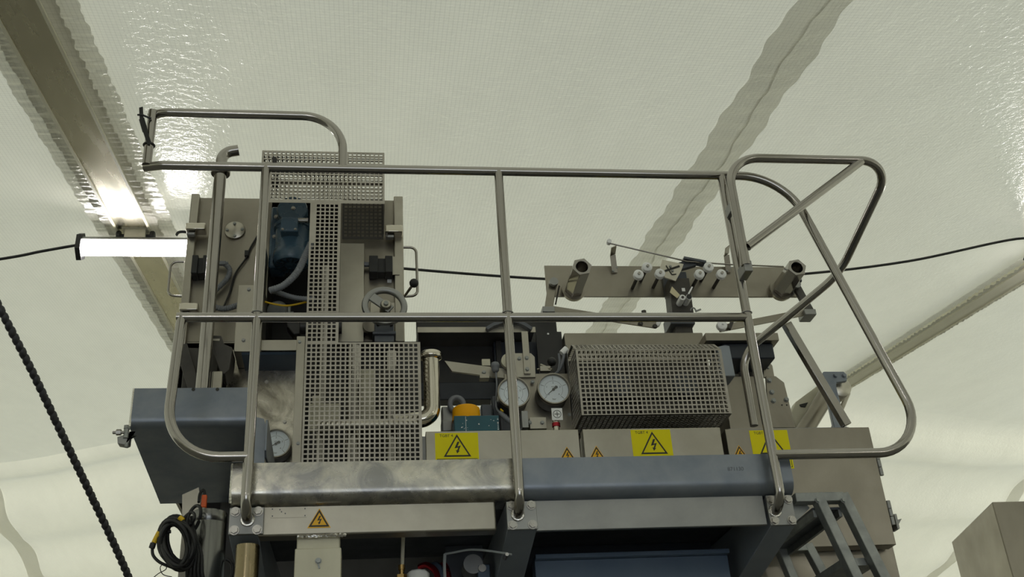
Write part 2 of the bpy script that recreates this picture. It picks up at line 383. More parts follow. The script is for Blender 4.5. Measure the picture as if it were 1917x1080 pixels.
# welded overlap seam half way between the rafters
def seam(x0, y0, y1, w, parent, nm='fabric_seam'):
    for sx in (-1, 1):
        s = MB(); vs = []; N = int((y1 - y0) / 0.03)
        for i in range(N + 1):
            y = y0 + (y1 - y0) * i / N
            zz = roofz(y) - 0.05 * math.cos((x0 - 1.675) / 3.075 * math.pi) - 0.05
            mid = 0.018 * math.sin(y * 3.1) + 0.012 * (abs((y * 1.3) % 1 - 0.5) * 2) + 0.006 * math.sin(y * 17)
            ed = 0.010 * math.sin(y * 9 + sx) + 0.006 * math.sin(y * 29)
            for k in range(3):
                t = k / 2; vs.append((x0 + (mid + (0.012 if sx < 0 else 0)) * (1 - t) + (sx * w / 2 + ed) * t, y, zz - (0.016 if sx < 0 else 0.010) * (1 - 0.5 * t) - 0.004 - 0.003 * math.sin(y * 40) * (1 - t)))
        s.add(vs, [(i * 3 + k, i * 3 + k + 1, (i + 1) * 3 + k + 1, (i + 1) * 3 + k) for i in range(N) for k in range(2)], True)
        s.build(nm, 'tent_double', parent)
seam(1.86, -9, 9.6, 0.25, ceil)
for px, py in ((12, 985), (1905, 915)):
    d = ray(px, py); t = 8.0
    while t < 40 and (CAM + d * (t / d.y)).z < farz((CAM + d * (t / d.y)).x, t): t += 0.05
    xs_ = (CAM + d * (t / d.y)).x; yr = ridgeY(xs_) + 0.3; b = MB(); vs = []; N = 120
    for i in range(N + 1):
        y = yr + (21.9 - yr) * i / N
        for sx in (-1, 1): x = xs_ + sx * 0.11 + 0.012 * math.sin(y * 7 + sx); vs.append((x, y, farz(x, y) - 0.02))
    b.add(vs, [(2 * i, 2 * i + 1, 2 * i + 3, 2 * i + 2) for i in range(N)], True); b.build('fabric_seam', 'tent_double', far)

# ================================================================== LAMPS ON THE RAFTERS AND THEIR CABLE
def lamp_rafter(xc, y, label, group, clampdx=0.0):
    zb = roofz(y) - (0.10 if xc < 2 else 0.07); z = zb - 0.115; L = 0.33
    t = thing('tube_lamp', label, 'lamp', (xc, y, z - 0.06), group)
    b = MB(); b.lathe([(0.054, -L), (0.054, L)], (xc, y, z), (1, 0, 0), 24); b.cyl((xc - L, y, z), (xc - L + 0.001, y, z), 0.054); b.cyl((xc + L - 0.001, y, z), (xc + L, y, z), 0.054)
    b.build('diffuser', 'lamp_glow', t)
    b = MB(); prof = [(math.cos(a) * 0.0595, math.sin(a) * 0.0595) for a in [math.radians(20 + 140 * i / 10) for i in range(11)]] + [(math.cos(a) * 0.0545, math.sin(a) * 0.0545) for a in [math.radians(160 - 140 * i / 10) for i in range(11)]]
    b.prism([(y + p, z + q) for p, q in prof], 'x', xc - L, xc + L); b.build('housing', 'grey_steel', t)
    for s in (-1, 1):
        x = xc + s * (L + 0.008); outer = [(math.cos(math.radians(30 + 60 * i)) * 0.074, math.sin(math.radians(30 + 60 * i)) * 0.092) for i in range(6)]
        inner = [(p * 0.72, q * 0.72) for p, q in outer]; b = MB()
        for i in range(6):
            j = (i + 1) % 6; b.prism([(y + p, z + q) for p, q in (outer[i], outer[j], inner[j], inner[i])], 'x', x - 0.014, x + 0.014)
        b.box(x - 0.006, x + 0.006, y - 0.05, y + 0.05, z - 0.058, z + 0.058)
        b.build('end_guard', 'black_rubber', t)
    xk = xc + clampdx
    b = MB(); b.box(xk - 0.075, xk + 0.075, y - 0.05, y + 0.05, zb - 0.012, zb - 0.001); b.box(xk - 0.06, xk - 0.045, y - 0.03, y + 0.03, z + 0.04, zb - 0.01); b.box(xk + 0.045, xk + 0.06, y - 0.03, y + 0.03, z + 0.04, zb - 0.01)
    b.box(xk - 0.06, xk + 0.06, y - 0.034, y - 0.026, z + 0.05, zb - 0.01); br = b.build('bracket', 'clamp_cream', t, bevel=0.003)
    for s in (-1, 1):
        b = MB(); b.cyl((xk + s * 0.06, y, z + 0.075), (xk + s * 0.085, y, z + 0.075), 0.012); b.lathe([(0.0, 0), (0.03, 0), (0.033, 0.006), (0.033, 0.018), (0.028, 0.024), (0, 0.024)], (xk + s * 0.085, y, z + 0.075), (s, 0, 0), 20)
        b.build('knob', 'black_rubber', t)
    return t
LY = 5.62
xl = W(262, 467, LY).x
lamp_rafter(xl, LY, 'glowing tube lamp clamped under the weathered rafter beside the railing hoop', 'tube lamps under the tent rafters', clampdx=-1.385 - xl)
lamp_rafter(4.78, 5.75, 'glowing tube lamp under the cream rafter at the cable end', 'tube lamps under the tent rafters')
lamp_rafter(-1.40, -2.6, 'added unseen tube lamp under the weathered rafter above the entrance half', 'tube lamps under the tent rafters')  # added lamp out of view, for highlights on the tubes
lamp_rafter(4.78, -2.6, 'added unseen tube lamp under the cream rafter above the entrance half', 'tube lamps under the tent rafters')  # second added lamp out of view, also for tube highlights
b = MB(); b.tube(spline([W(330, 440, LY + 0.06), W(345, 434, LY + 0.07), W(420, 448, LY + 0.1), W(600, 486, LY + 0.1), W(760, 503, LY + 0.1), W(1020, 522, LY + 0.1), W(1250, 527, LY + 0.1), W(1490, 514, LY + 0.1), W(1700, 489, LY + 0.1), W(1917, 446, LY + 0.1), (4.375, 5.75, roofz(5.75) - 0.2)], 10), 0.0085, 8)
tag(b.build('power_cable', 'black_rubber'), 'long black power cable sagging between the lamps behind the machine', 'cable')
b = MB(); b.tube(spline([W(154, 457, LY), W(80, 470, LY), W(0, 485, LY), W(-250, 520, LY), (-4.6, LY, 4.75), (-7.55, LY, 5.06)], 8), 0.0085, 8)
tag(b.build('power_cable', 'black_rubber'), 'black power cable running from the hexagonal lamp end towards open tent', 'cable')

# ================================================================== GUARD RAIL
YR, TR = 3.30, 0.0168
ZT = W(935, 321, YR).z; ZM = W(935, 594, YR).z
PX = [-0.3825, 0.4785, 1.3525]
YP = 3.372; ZBT = W(700, 942, 3.365).z
gr = thing('guard_rail', 'stainless tubular guard rail along the front of the raised platform', 'railing', (PX[1], YP, 2.54))
b = MB(); c1 = W(1468, 336, YR); c2 = W(1750, 846, YR); pe = W(1463, 846, YR)
b.tube(fillet([(W(270, 316, YR).x - 0.004, YR + 0.014, ZT), (W(285, 316, YR).x + 0.03, YR, ZT), (c1.x, YR, ZT), (c2.x, YR, c2.z), (PX[2], YR, c2.z)], [0.09, 0.24, 0.155], 12), TR, 18); b.build('top_rail', 'tube_steel', gr)
b = MB(); b.tube([(W(331, 594, YR).x, YR, ZM), (PX[2], YR, ZM)], TR, 18); b.build('mid_rail', 'tube_steel', gr)
b = MB(); q0 = W(340, 594, YR); q1 = W(305, 857, YR)
b.tube(fillet([(q0.x, YR, ZM), (q1.x, YR, q1.z), (PX[0], YR, q1.z)], [0.17], 12), TR, 18); b.build('end_loop', 'tube_steel', gr)
b = MB(); h0 = W(274, 312, YR); h1 = W(288, 210, YR); h2 = W(643, 213, YR)
b.tube([(h0.x, YR, ZT), (h0.x, YR, h1.z + 0.004)], TR, 18); b.build('hoop_post', 'tube_steel', gr)
b = MB(); b.tube(fillet([(h0.x - 0.014, YR + 0.03, h1.z), (h0.x + 0.03, YR, h1.z), (h2.x, YR, h1.z), (h2.x, YR, ZT)], [0.09, 0.155], 12), TR, 18); b.build('hoop_rail', 'tube_steel', gr)
for i, x in enumerate(PX):
    zc = (2.60, 2.595, 2.585)[i]
    b = MB(); b.tube(fillet([(x, YR, ZT), (x, YR, zc), (x, YP, zc)], [0.062], 10), TR, 18); b.build('post', 'tube_steel', gr)
    x0, x1, z0, z1 = [R((431, 940), (492, 999), YP), R((947, 933), (1007, 990), YP), R((1433, 926), (1492, 982), YP)][i]
    z1 = min(z1, ZBT - 0.002); b = MB(); b.box(x0, x1, YP, YP + 0.012, z0, z1); bp = b.build('base_plate', 'grey_steel', gr, bevel=0.0015)
    for sx in (0.17, 0.83):
        for sz in (0.15, 0.84): bolt(bp, (x0 + (x1 - x0) * sx, YP, z0 + (z1 - z0) * sz), 0.0125, spin=0.2 + 0.5 * sx)
    b = MB(); b.tube([(x + 0.0185 * math.cos(a), YP - 0.002, zc + 0.0185 * math.sin(a)) for a in [2 * math.pi * k / 20 for k in range(20)]], 0.0045, 6, closed=True); b.build('weld_bead', 'weld', bp)
for x, z in ((PX[0], ZM), (PX[1], ZM), (PX[2], ZM)):
    b = MB(); b.tube([(x + 0.0185 * math.cos(a), YR + 0.0185 * math.sin(a) * 0.9, z + 0.017) for a in [2 * math.pi * k / 18 for k in range(18)]], 0.0028, 5, closed=True); b.build('weld_bead', 'grey_steel', gr)

# strap tied to the hoop
b = MB(); a = [W(264, 201, 3.27), W(265, 222, 3.265), W(272, 246, 3.27), W(280, 270, 3.28)]
for p, q, w0, w1 in zip(a, a[1:], (0.010, 0.018, 0.022), (0.018, 0.022, 0.010)): b.bar(p, q, (w0 + w1) / 2, 0.003, (0.3, 1, 0))
b.tube([(h0.x + 0.019 * math.cos(t), YR + 0.019 * math.sin(t), W(274, 272, YR).z) for t in [2 * math.pi * k / 16 for k in range(16)]], 0.0035, 6, closed=True)
b.tube([W(258, 215, 3.27), W(266, 215, 3.262), W(283, 222, 3.278)], 0.004, 6)
tag(b.build('tie_strap', 'black_rubber'), 'black tie strap looped round the short hoop post', 'strap')

# hinged hand rail running back beside the stairs
YG = 3.222
g0 = W(1397, 497, YG); g1 = W(1362, 298, YG); g2 = W(1672, 303, YG); zg = W(1500, 298, YG).z
ga = Vector((g2.x, YG, zg)); 
gb = W(1572, 512, 3.72); gc = W(1388, 664, 4.08); gd = W(1411, 797, 4.08)
hr = thing('stair_hand_rail', 'bent stainless hand rail with diagonal brace over the stairs', 'railing', (gd.x, 4.08, gd.z))
b = MB(); b.tube(fillet([(g0.x, YG, g0.z), (g0.x, YG, zg), ga, gb, gc, (gc.x, 4.08, gd.z)], [0.13, 0.12, 0.30, 0.13], 12), TR * 1.04, 18); b.build('rail_tube', 'tube_steel', hr)
b = MB(); b.tube([W(1399, 462, YG), W(1612, 302, YG)], TR * 0.98, 18); b.build('diagonal_brace', 'tube_steel', hr)
b = MB(); s0 = W(1472, 606, 3.98); b.bar(s0, W(1585, 797, 4.02), 0.036, 0.036); b.build('stay', 'tube_steel', hr, bevel=0.003)
for (px, py) in ((1362, 384), (1399, 500)):
    p = W(px, py, YG); b = MB(); b.box(PX[2] - 0.012, g0.x + 0.018, YG - 0.012, YR - 0.0165, p.z - 0.022, p.z + 0.022) if py > 450 else b.box(PX[2] - 0.016, g0.x, YG + 0.005, YR - 0.0165, p.z - 0.02, p.z + 0.02)
    b.build('hinge_block', 'grey_steel', hr, bevel=0.002)

# ================================================================== PLATFORM
pf = thing('work_platform', 'raised steel work platform with rolled toe boards carried on cantilever brackets', 'platform', (0.48, 4.0, 0))
YF = 3.345
zt = 2.772; zb = 2.655
def toe(x0, x1, mat, zt, zb, r=0.048, back=0.12):
    th = 0.006; o = [(YF, zt)]; i_ = [(YF + th, zt)]
    for k in range(9):
        a = math.pi / 2 * k / 8
        o.append((YF + r - r * math.cos(a), zb + r - r * math.sin(a))); i_.append((YF + r - (r - th) * math.cos(a), zb + r - (r - th) * math.sin(a)))
    o.append((YF + back, zb)); i_.append((YF + back, zb + th))
    b = MB(); b.prism(o + i_[::-1], 'x', x0, x1); ob = b.build('toe_board', mat, pf)
    for p in ob.data.polygons: p.use_smooth = True
    ob.data.set_sharp_from_angle(angle=0.6); return ob
zt = W(960, 858, YF).z; zb = W(700, 942, YF + 0.02).z
tbl = toe(W(434, 880, YF).x, 0.492, 'mill_ground', zt, zb)
tbr = toe(0.493, W(1480, 870, YF).x, 'mill_steel', zt, zb)
x = W(434, 880, YF).x; b = MB(); b.tube([(x, YF + 0.003, zt), (x, YF + 0.003, zb + 0.03), (x, YF + 0.012, zb + 0.008)], 0.004, 6); b.build('weld_bead', 'weld', pf)
b = MB(); b.box(-0.42, W(1480, 870, YF).x - 0.005, YF + 0.05, 4.11, zb + 0.012, zb + 0.024); b.build('deck_plate', 'mill_dark', pf)
# front beams between the base plates
x0, x1, z0, z1 = R((485, 945), (930, 992), 3.386)
b = MB(); b.box(x0, x1, 3.386, 3.45, z0, z1 + 0.01); fb = b.build('front_beam', 'panel_steel', pf, bevel=0.006)
b = MB(); b.pbox((507, 950), (574, 968), 3.3845, 0.0014); npl = b.build('name_plate', 'panel_steel', fb)
for q in ((510, 953), (571, 952), (510, 966), (571, 965), (524, 954), (527, 958), (534, 961)): p = W(*q, 3.3842); bb = MB(); bb.cyl((p.x, 3.3836, p.z), (p.x, 3.3846, p.z), 0.0022, n=8); bb.build('rivet', 'mill_dark', npl)
x2, x3, z2, z3 = R((1000, 938), (1437, 982), 3.384)
b = MB(); b.box(x2, x3, 3.384, 3.40, z2, z3 + 0.015); b.build('front_beam', 'grey_steel', pf, bevel=0.002)
p0 = W(556, 998, 3.383); p1 = W(648, 997, 3.383)
b = MB(); b.tube([(p0.x + (p1.x - p0.x) * t / 40, 3.388 + random.uniform(-.002, .002), z0 - 0.003 + random.uniform(-.0015, .0015)) for t in range(41)], [0.006 + random.uniform(-.0012, .0018) for _ in range(41)], 6); b.build('weld_bead', 'weld', fb)
for i in range(3):
    xa, xb, za, zz = [R((431, 940), (490, 999), YP), R((947, 933), (1006, 990), YP), R((1436, 926), (1492, 982), YP)][i]
    if i == 0: xb -= 0.012
    b = MB(); yb = 4.3; b.prism([(YP + 0.012, za + 0.002), (yb, za - 0.19 * (yb - YP)), (yb, zb + 0.01), (YP + 0.012, zb - 0.003)], 'x', xa, xb); b.build('bracket', 'bracket_paint', pf, bevel=0.002)
# cross beams under the deck
def crossbeam(x0, x1, Y, ya, yb, px, name='cross_beam', mat='blue_paint'):
    a = W(px, ya, Y).z; c = W(px, yb, Y).z; b = MB(); b.box(x0, x1, Y, Y + 0.07, c - 0.12, a - 0.016); b.box(x0, x1, Y - 0.03, Y + 0.07, a - 0.016, a); return b.build(name, mat, pf, bevel=0.002)
crossbeam(W(1000, 1040, 3.75).x, W(1362, 1040, 3.75).x, 3.75, 1036, 1080, 1180)
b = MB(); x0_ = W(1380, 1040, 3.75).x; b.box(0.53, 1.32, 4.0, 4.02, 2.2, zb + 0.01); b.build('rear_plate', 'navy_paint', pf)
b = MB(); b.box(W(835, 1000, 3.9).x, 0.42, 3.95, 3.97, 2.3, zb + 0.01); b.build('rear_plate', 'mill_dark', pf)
# number stamped on the right toe board, dark nick marks
def text_mesh(txt, size, name, mat, parent, at, align='CENTER'):
    cu_ = bpy.data.curves.new(name, 'FONT'); cu_.body = txt; cu_.size = size; cu_.align_x = align; cu_.align_y = 'CENTER'; cu_.extrude = 0.00025
    to = bpy.data.objects.new(name, cu_); COL.objects.link(to); bpy.context.view_layer.update()
    dg = bpy.context.evaluated_depsgraph_get(); me = bpy.data.meshes.new_from_object(to.evaluated_get(dg)); bpy.data.objects.remove(to); bpy.data.curves.remove(cu_)
    me.transform(Matrix.Rotation(math.pi / 2, 4, 'X')); me.materials.clear(); me.materials.append(MAT[mat])
    o = bpy.data.objects.new(name, me); COL.objects.link(o); o.parent = parent; o.location = Vector(at) - ORG[parent.name]; return o
p = W(1377, 878, YF); text_mesh('871130', 0.019, 'stamped_number', 'mill_dark', tbr, (p.x, YF - 0.0004, p.z))

# ------------------------------------------------------------------ stickers
TRI = [(0.0, 1.0), (-0.58, 0.0), (0.58, 0.0)]
def flash(cx, cz, s):      # lightning arrow, about s high
    pts = [(0.02, 0.50), (0.20, 0.50), (0.02, 0.10), (0.30, 0.18), (0.10, -0.28), (0.20, -0.26), (-0.02, -0.50), (-0.12, -0.20), (-0.02, -0.24), (0.10, 0.02), (-0.22, -0.06)]
    return [(cx + p * s, cz + q * s) for p, q in pts]
def tri_frame(b, cx, zbot, h, stroke, y0, y1):
    o = [(cx + p * h, zbot + q * h) for p, q in TRI]; c = (cx, zbot + h * 0.36); k = 1 - stroke
    i_ = [(c[0] + (p - c[0]) * k, c[1] + (q - c[1]) * k) for p, q in o]
    for n in range(3):
        m_ = (n + 1) % 3; b.prism([(o[n][0], o[n][1]), (o[m_][0], o[m_][1]), (i_[m_][0], i_[m_][1]), (i_[n][0], i_[n][1])], 'y', y0, y1)
def big_sticker(tl, br, Y, apex, base, name_parent, text=True):
    x0, x1, z0, z1 = R(tl, br, Y)
    b = MB(); b.box(x0, x1, Y - 0.001, Y, z0, z1); st = b.build('warning_sticker', 'yellow_vinyl', name_parent)
    a = W(*apex, Y); c = W(*base, Y); h = a.z - c.z
    b = MB(); tri_frame(b, a.x, c.z, h, 0.19, Y - 0.0016, Y - 0.0008); b.prism(flash(a.x, c.z + h * 0.40, h * 0.52), 'y', Y - 0.0016, Y - 0.0008)
    # ruled caption box below the triangle
    zt_ = c.z - 0.008; zb_ = z0 + 0.006; xa, xb = x0 + 0.006, x1 - 0.006; w = 0.0022
    for q in ((xa, xb, zt_ - w, zt_), (xa, xb, zb_, zb_ + w), (xa, xa + w, zb_, zt_), (xb - w, xb, zb_, zt_)): b.box(q[0], q[1], Y - 0.0016, Y - 0.0008, q[2], q[3])
    b.build('pictogram', 'black_ink', st)
    if text: text_mesh('TGBT 4', 0.0165, 'lettering', 'black_ink', st, (x0 + 0.045, Y - 0.0012, z1 - 0.012))
    return st
def small_sticker(apex, Y, h, parent):
    a = W(*apex, Y); b = MB(); b.prism([(a.x + p * h * 1.14, a.z - h * 1.06 + q * h * 1.14) for p, q in TRI], 'y', Y - 0.0008, Y); st = b.build('hazard_triangle', 'amber_vinyl', parent)
    b = MB(); tri_frame(b, a.x, a.z - h, h, 0.26, Y - 0.0014, Y - 0.0007); b.prism(flash(a.x, a.z - h * 0.62, h * 0.5), 'y', Y - 0.0014, Y - 0.0007); b.build('pictogram', 'black_ink', st); return st
a_ = W(598, 954, 3.3855); small_sticker((598, 954), 3.3855, 0.056, fb)

# ================================================================== LEFT FOLDED PLATE
Y0 = 3.64
A = W(246, 727, Y0); B_ = W(241, 797, Y0); xl0 = B_.x; E1 = WX(300, 943, xl0); xr0 = W(470, 797, Y0).x
fp = thing('folded_bracket', 'blue grey folded steel bracket plate beside the vent pipe', 'bracket', ((xl0 + xr0) / 2, Y0, E1.z))
def foldprof(th):
    d = Vector((E1.y - Y0, E1.z - B_.z)).normalized(); r = 0.035; o = [(Y0, A.z)]; i_ = [(Y0 + th, A.z)]
    ang = math.atan2(d.y, d.x)      # direction of the underside
    tot = math.pi / 2 + ang; 
    L = r * math.tan((math.pi / 2 - abs(ang)) / 2)
    for k in range(9):
        t = k / 8; a = (Vector((Y0, B_.z + L))).lerp(Vector((Y0, B_.z)), t); c = Vector((Y0, B_.z)).lerp(Vector((Y0, B_.z)) + d * L, t); q = a.lerp(c, t); o.append((q.x, q.y)); i_.append((q.x + th * (1 - t * 0.6), q.y + th * t))
    o.append((E1.y, E1.z)); i_.append((E1.y, E1.z + th)); return o + i_[::-1]
b = MB(); b.prism(foldprof(0.007), 'x', xl0, xr0); o = b.build('plate', 'mill_steel', fp)
for p in o.data.polygons: p.use_smooth = True
o.data.set_sharp_from_angle(angle=0.5)
b = MB(); b.tube([(xl0 + 0.002, Y0 + 0.002, A.z), (xl0 + 0.002, Y0 + 0.002, B_.z + 0.02), (xl0 + 0.002, Y0 + 0.006, B_.z)], 0.004, 6); b.build('weld_bead', 'weld', fp)
for px in (362, 407):
    p = W(px, 729, Y0); b = MB(); b.cyl((p.x, Y0 - 0.0015, p.z), (p.x, Y0 + 0.001, p.z), 0.0065, n=12); b.build('bolt_hole', 'black_ink', fp)
b = MB(); b.prism([(xr0, A.z - 0.10), (xr0 + 0.04, A.z - 0.11), (xr0 + 0.05, A.z - 0.14), (xr0 + 0.05, A.z - 0.32), (xr0, A.z - 0.32)], 'y', Y0 + 0.03, Y0 + 0.04); b.build('side_wing', 'mill_steel', fp)
b = MB(); xr = W(500, 800, Y0 + 0.05).x; f0 = W(497, 787, Y0); f1 = W(506, 866, Y0)
b.prism([(Y0 - 0.004, f0.z), (Y0 + 0.02, f0.z + 0.01), (E1.y, E1.z), (E1.y, E1.z - 0.012), (Y0 + 0.02, B_.z - 0.12), (Y0 - 0.004, B_.z - 0.10)], 'x', xr0 + 0.0505, xr0 + 0.058); b.build('end_gusset', 'mill_steel', fp, bevel=0.002)
# clamp on its left edge
cp = W(236, 818, Y0 + 0.03); kz = 0.0023
ck = thing('pipe_clamp', 'small steel clamp bolted to the edge of the blue grey folded bracket', 'clamp', (cp.x, cp.y, cp.z - 0.05))
b = MB(); b.prism([(cp.x - 0.026, cp.z - 0.006), (cp.x + 0.026, cp.z + 0.012), (xl0 + 0.004, cp.z + 0.012), (xl0 + 0.004, cp.z - 0.03), (cp.x + 0.006, cp.z - 0.036), (cp.x - 0.022, cp.z - 0.03)], 'y', cp.y - 0.018, cp.y + 0.018); b.build('jaw', 'grey_steel', ck, bevel=0.003)
b = MB(); b.cyl((cp.x - 0.042, cp.y - 0.02, cp.z + 0.01), (cp.x + 0.012, cp.y - 0.02, cp.z + 0.01), 0.006); b.cyl((cp.x - 0.03, cp.y - 0.02, cp.z + 0.01), (cp.x - 0.014, cp.y - 0.02, cp.z + 0.01), 0.011, n=6); b.build('clamp_bolt', 'bolt_steel', ck)
b = MB(); b.cyl((cp.x + 0.004, cp.y - 0.02, cp.z - 0.012), (cp.x + 0.004, cp.y - 0.02, cp.z + 0.034), 0.009, n=12); b.cyl((cp.x + 0.004, cp.y - 0.02, cp.z + 0.022), (cp.x + 0.004, cp.y - 0.02, cp.z + 0.034), 0.012, n=6); b.cyl((cp.x + 0.01, cp.y - 0.02, cp.z - 0.046), (cp.x + 0.01, cp.y - 0.02, cp.z - 0.03), 0.007, n=8); b.build('eye_bolt', 'galvanised', ck)

# ================================================================== perforated sheets
def perforated(b, x0, x1, z0, z1, Y, pitch=0.0198, hole=0.0135, edge=0.006, th=0.0015, mp=None, skip=None, edges=None, offx=None, offz=None):
    """sheet with square holes in the plane y = Y (mp maps (u, v, t) to a point); edges = (left, right, bottom, top)"""
    mp = mp or (lambda u, v, t: (u, Y + t, v))
    l, r, bo, to = edges or (edge,) * 4
    nx = max(1, int((x1 - x0 - l - r + (pitch - hole)) / pitch)); nz = max(1, int((z1 - z0 - bo - to + (pitch - hole)) / pitch))
    sx = x0 + l + ((x1 - x0 - l - r) - (nx * pitch - (pitch - hole))) / 2; sz = z0 + bo + ((z1 - z0 - bo - to) - (nz * pitch - (pitch - hole))) / 2
    xs = [x0]; zs = [z0]
    for i in range(nx): xs += [sx + i * pitch, sx + i * pitch + hole]
    for i in range(nz): zs += [sz + i * pitch, sz + i * pitch + hole]
    xs.append(x1); zs.append(z1); NX, NZ = len(xs), len(zs)
    vs = [mp(x, z, t) for t in (0, th) for x in xs for z in zs]; off = NX * NZ; fs = []
    idx = lambda i, j, k=0: k * off + i * NZ + j
    solid = lambda i, j: 0 <= i < NX - 1 and 0 <= j < NZ - 1 and not ((i % 2 == 1) and (j % 2 == 1) and not (skip and skip((xs[i] + xs[i + 1]) / 2, (zs[j] + zs[j + 1]) / 2)))
    for i in range(NX - 1):
        for j in range(NZ - 1):
            if solid(i, j):
                fs.append((idx(i, j), idx(i + 1, j), idx(i + 1, j + 1), idx(i, j + 1))); fs.append((idx(i, j, 1), idx(i, j + 1, 1), idx(i + 1, j + 1, 1), idx(i + 1, j, 1)))
                for di, dj, a, c in ((-1, 0, (i, j), (i, j + 1)), (1, 0, (i + 1, j), (i + 1, j + 1)), (0, -1, (i, j), (i + 1, j)), (0, 1, (i, j + 1), (i + 1, j + 1))):
                    if not solid(i + di, j + dj): fs.append((idx(*a), idx(*c), idx(*c, 1), idx(*a, 1)))
    return b.add(vs, fs)
def plane_map(o, u, v):
    o, u, v = Vector(o), Vector(u).normalized(), Vector(v).normalized(); n = u.cross(v)
    return lambda a, c, t: o + u * a + v * c + n * t

# ================================================================== MACHINE BODY
XL = W(345, 600, 4.3).x
mb = thing('process_machine', 'dark machine body filling the space below the guards and platform', 'machine', (0.35, 4.8, 0))
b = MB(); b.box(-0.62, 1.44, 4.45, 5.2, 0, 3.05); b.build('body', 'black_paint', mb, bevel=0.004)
# ------------------------------------------------------------------ tall left enclosure
YE = 4.30
x0, x1, z0, z1 = R((358, 371), (752, 640), YE); x1 = W(737, 378, YE).x
z0 = W(450, 640, YE).z; z1 = W(450, 371, YE).z
xa = W(507, 420, YE).x; xb = W(632, 420, YE).x
ec = thing('press_enclosure', 'tall stainless press enclosure with side latches behind the upper railing', 'enclosure', ((x0 + x1) / 2, 4.6, 3.05))
b = MB(); b.box(x0, xa, YE, YE + 0.015, z0, z1); b.build('front_panel', 'panel_steel_warm', ec, bevel=0.002)
b = MB(); b.box(xb, x1, YE, YE + 0.015, z0, z1); b.build('front_panel', 'panel_steel_warm', ec, bevel=0.002)
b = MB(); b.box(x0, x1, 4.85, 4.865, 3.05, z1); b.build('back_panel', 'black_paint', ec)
b = MB(); b.box(x0, x1, YE + 0.016, 4.85, z1 - 0.012, z1); b.build('roof_panel', 'panel_steel_warm', ec)
for xs_ in (x0, x1 - 0.012): b = MB(); b.box(xs_, xs_ + 0.012, YE + 0.016, 4.85, 3.05, z1 - 0.012); b.build('side_panel', 'panel_steel_warm', ec)
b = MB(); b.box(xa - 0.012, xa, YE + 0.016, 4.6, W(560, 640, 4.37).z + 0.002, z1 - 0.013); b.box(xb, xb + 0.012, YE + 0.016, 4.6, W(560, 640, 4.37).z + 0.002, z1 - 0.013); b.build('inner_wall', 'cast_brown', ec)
# raised edge channels
fx0, fx1, fz0, fz1 = R((359, 363), (352, 583), YE - 0.03); fx1 = W(374, 364, YE - 0.03).x; zlo = W(350, 690, YE).z
b = MB(); b.box(fx0, fx1, YE - 0.035, YE + 0.03, W(340, 645, YE - 0.03).z, fz1); b.build('edge_channel', 'panel_steel', ec, bevel=0.004)
gx0 = W(737, 369, YE - 0.03).x; gx1 = W(754, 369, YE - 0.03).x
b = MB(); b.box(gx0, gx1, YE - 0.035, YE + 0.03, W(750, 640, YE - 0.03).z, W(745, 368, YE - 0.03).z); b.build('edge_channel', 'panel_steel', ec, bevel=0.004)
for (tl, br) in (((348, 416), (384, 429)), ((336, 566), (370, 580)), ((721, 420), (754, 434))):
    b = MB(); b.pbox(tl, br, YE - 0.085, 0.055); lt = b.build('latch', 'polished_steel', ec, bevel=0.005)
    x_, X_, z_, Z_ = R(tl, br, YE - 0.085); b = MB(); b.cyl((x_ + 0.012, YE - 0.06, z_ - 0.012), (x_ + 0.04, YE - 0.06, z_ - 0.012), 0.011); b.box(x_ + 0.004, x_ + 0.03, YE - 0.06, YE - 0.03, z_ - 0.012, z_ + 0.01); b.build('latch_hook', 'grey_steel', lt)
# wire handles at both sides
pts = [W(345, 490, 4.33), W(320, 490, 4.33), W(314, 553, 4.33), W(341, 555, 4.33)]
b = MB(); b.tube(fillet(pts, 0.03, 6), 0.0055, 10); b.build('pull_handle', 'tube_steel', ec)
pts = [W(752, 463, 4.33), W(779, 463, 4.33), W(782, 553, 4.33), W(757, 555, 4.33)]
b = MB(); b.tube(fillet(pts, 0.03, 6), 0.0065, 10); b.build('pull_handle', 'tube_steel', ec)
# blind flange with four screws
c = W(440, 433, YE); b = MB(); b.lathe([(0, -0.014), (0.044, -0.014), (0.047, -0.011), (0.047, 0), (0, 0)], (c.x, YE, c.z), (0, 1, 0), 32); fl = b.build('blind_flange', 'panel_steel', ec)
for k in range(4):
    t = math.radians(4 + 90 * k); bolt(fl, (c.x + 0.034 * math.cos(t), YE - 0.014, c.z + 0.034 * math.sin(t)), 0.0062, 'galvanised')
# plinth panels under the enclosure
b = MB(); b.pbox((343, 601), (444, 642), YE + 0.002, 0.015); b.build('lower_panel', 'panel_steel', ec)
b = MB(); b.pbox((336, 602), (343, 645), YE - 0.04, 0.05); b.build('drip_edge', 'panel_steel', ec)
# column cover in front of the left panel
YK = 4.13
b = MB(); x_, X_, z_, Z_ = R((446, 533), (488, 658), YK); X_ = W(491, 600, YK).x; b.box(x_, X_, YK, YE - 0.001, z_, Z_); kc = b.build('column_cover', 'panel_steel', ec, bevel=0.003)
b = MB(); b.pbox((480, 450), (491, 540), YK + 0.02, YE - YK - 0.02); b.build('cover_flange', 'panel_steel', ec)
for q in ((466, 524 + 18), (456, 637)): p = W(*q, YK); bolt(kc, p, 0.007, 'grey_steel', 'screw')
b = MB(); b.pbox((487, 636), (560, 656), YK + 0.03, YE - YK - 0.03); b.build('cross_cover', 'panel_steel', ec, bevel=0.002)
b = MB(); z_ = W(455, 658, YK).z; b.prism([(YK + 0.006, z_), (YE, z_), (YE, z_ - 0.012), (YK + 0.02, z_ - 0.006)], 'x', W(451, 668, YK).x, W(560, 658, YK).x); b.build('drip_tray', 'blue_paint', ec)
b = MB(); b.pbox((637, 455), (681, 640), YE - 0.05, 0.049); b.build('cover_strip', 'panel_steel', ec, bevel=0.002)
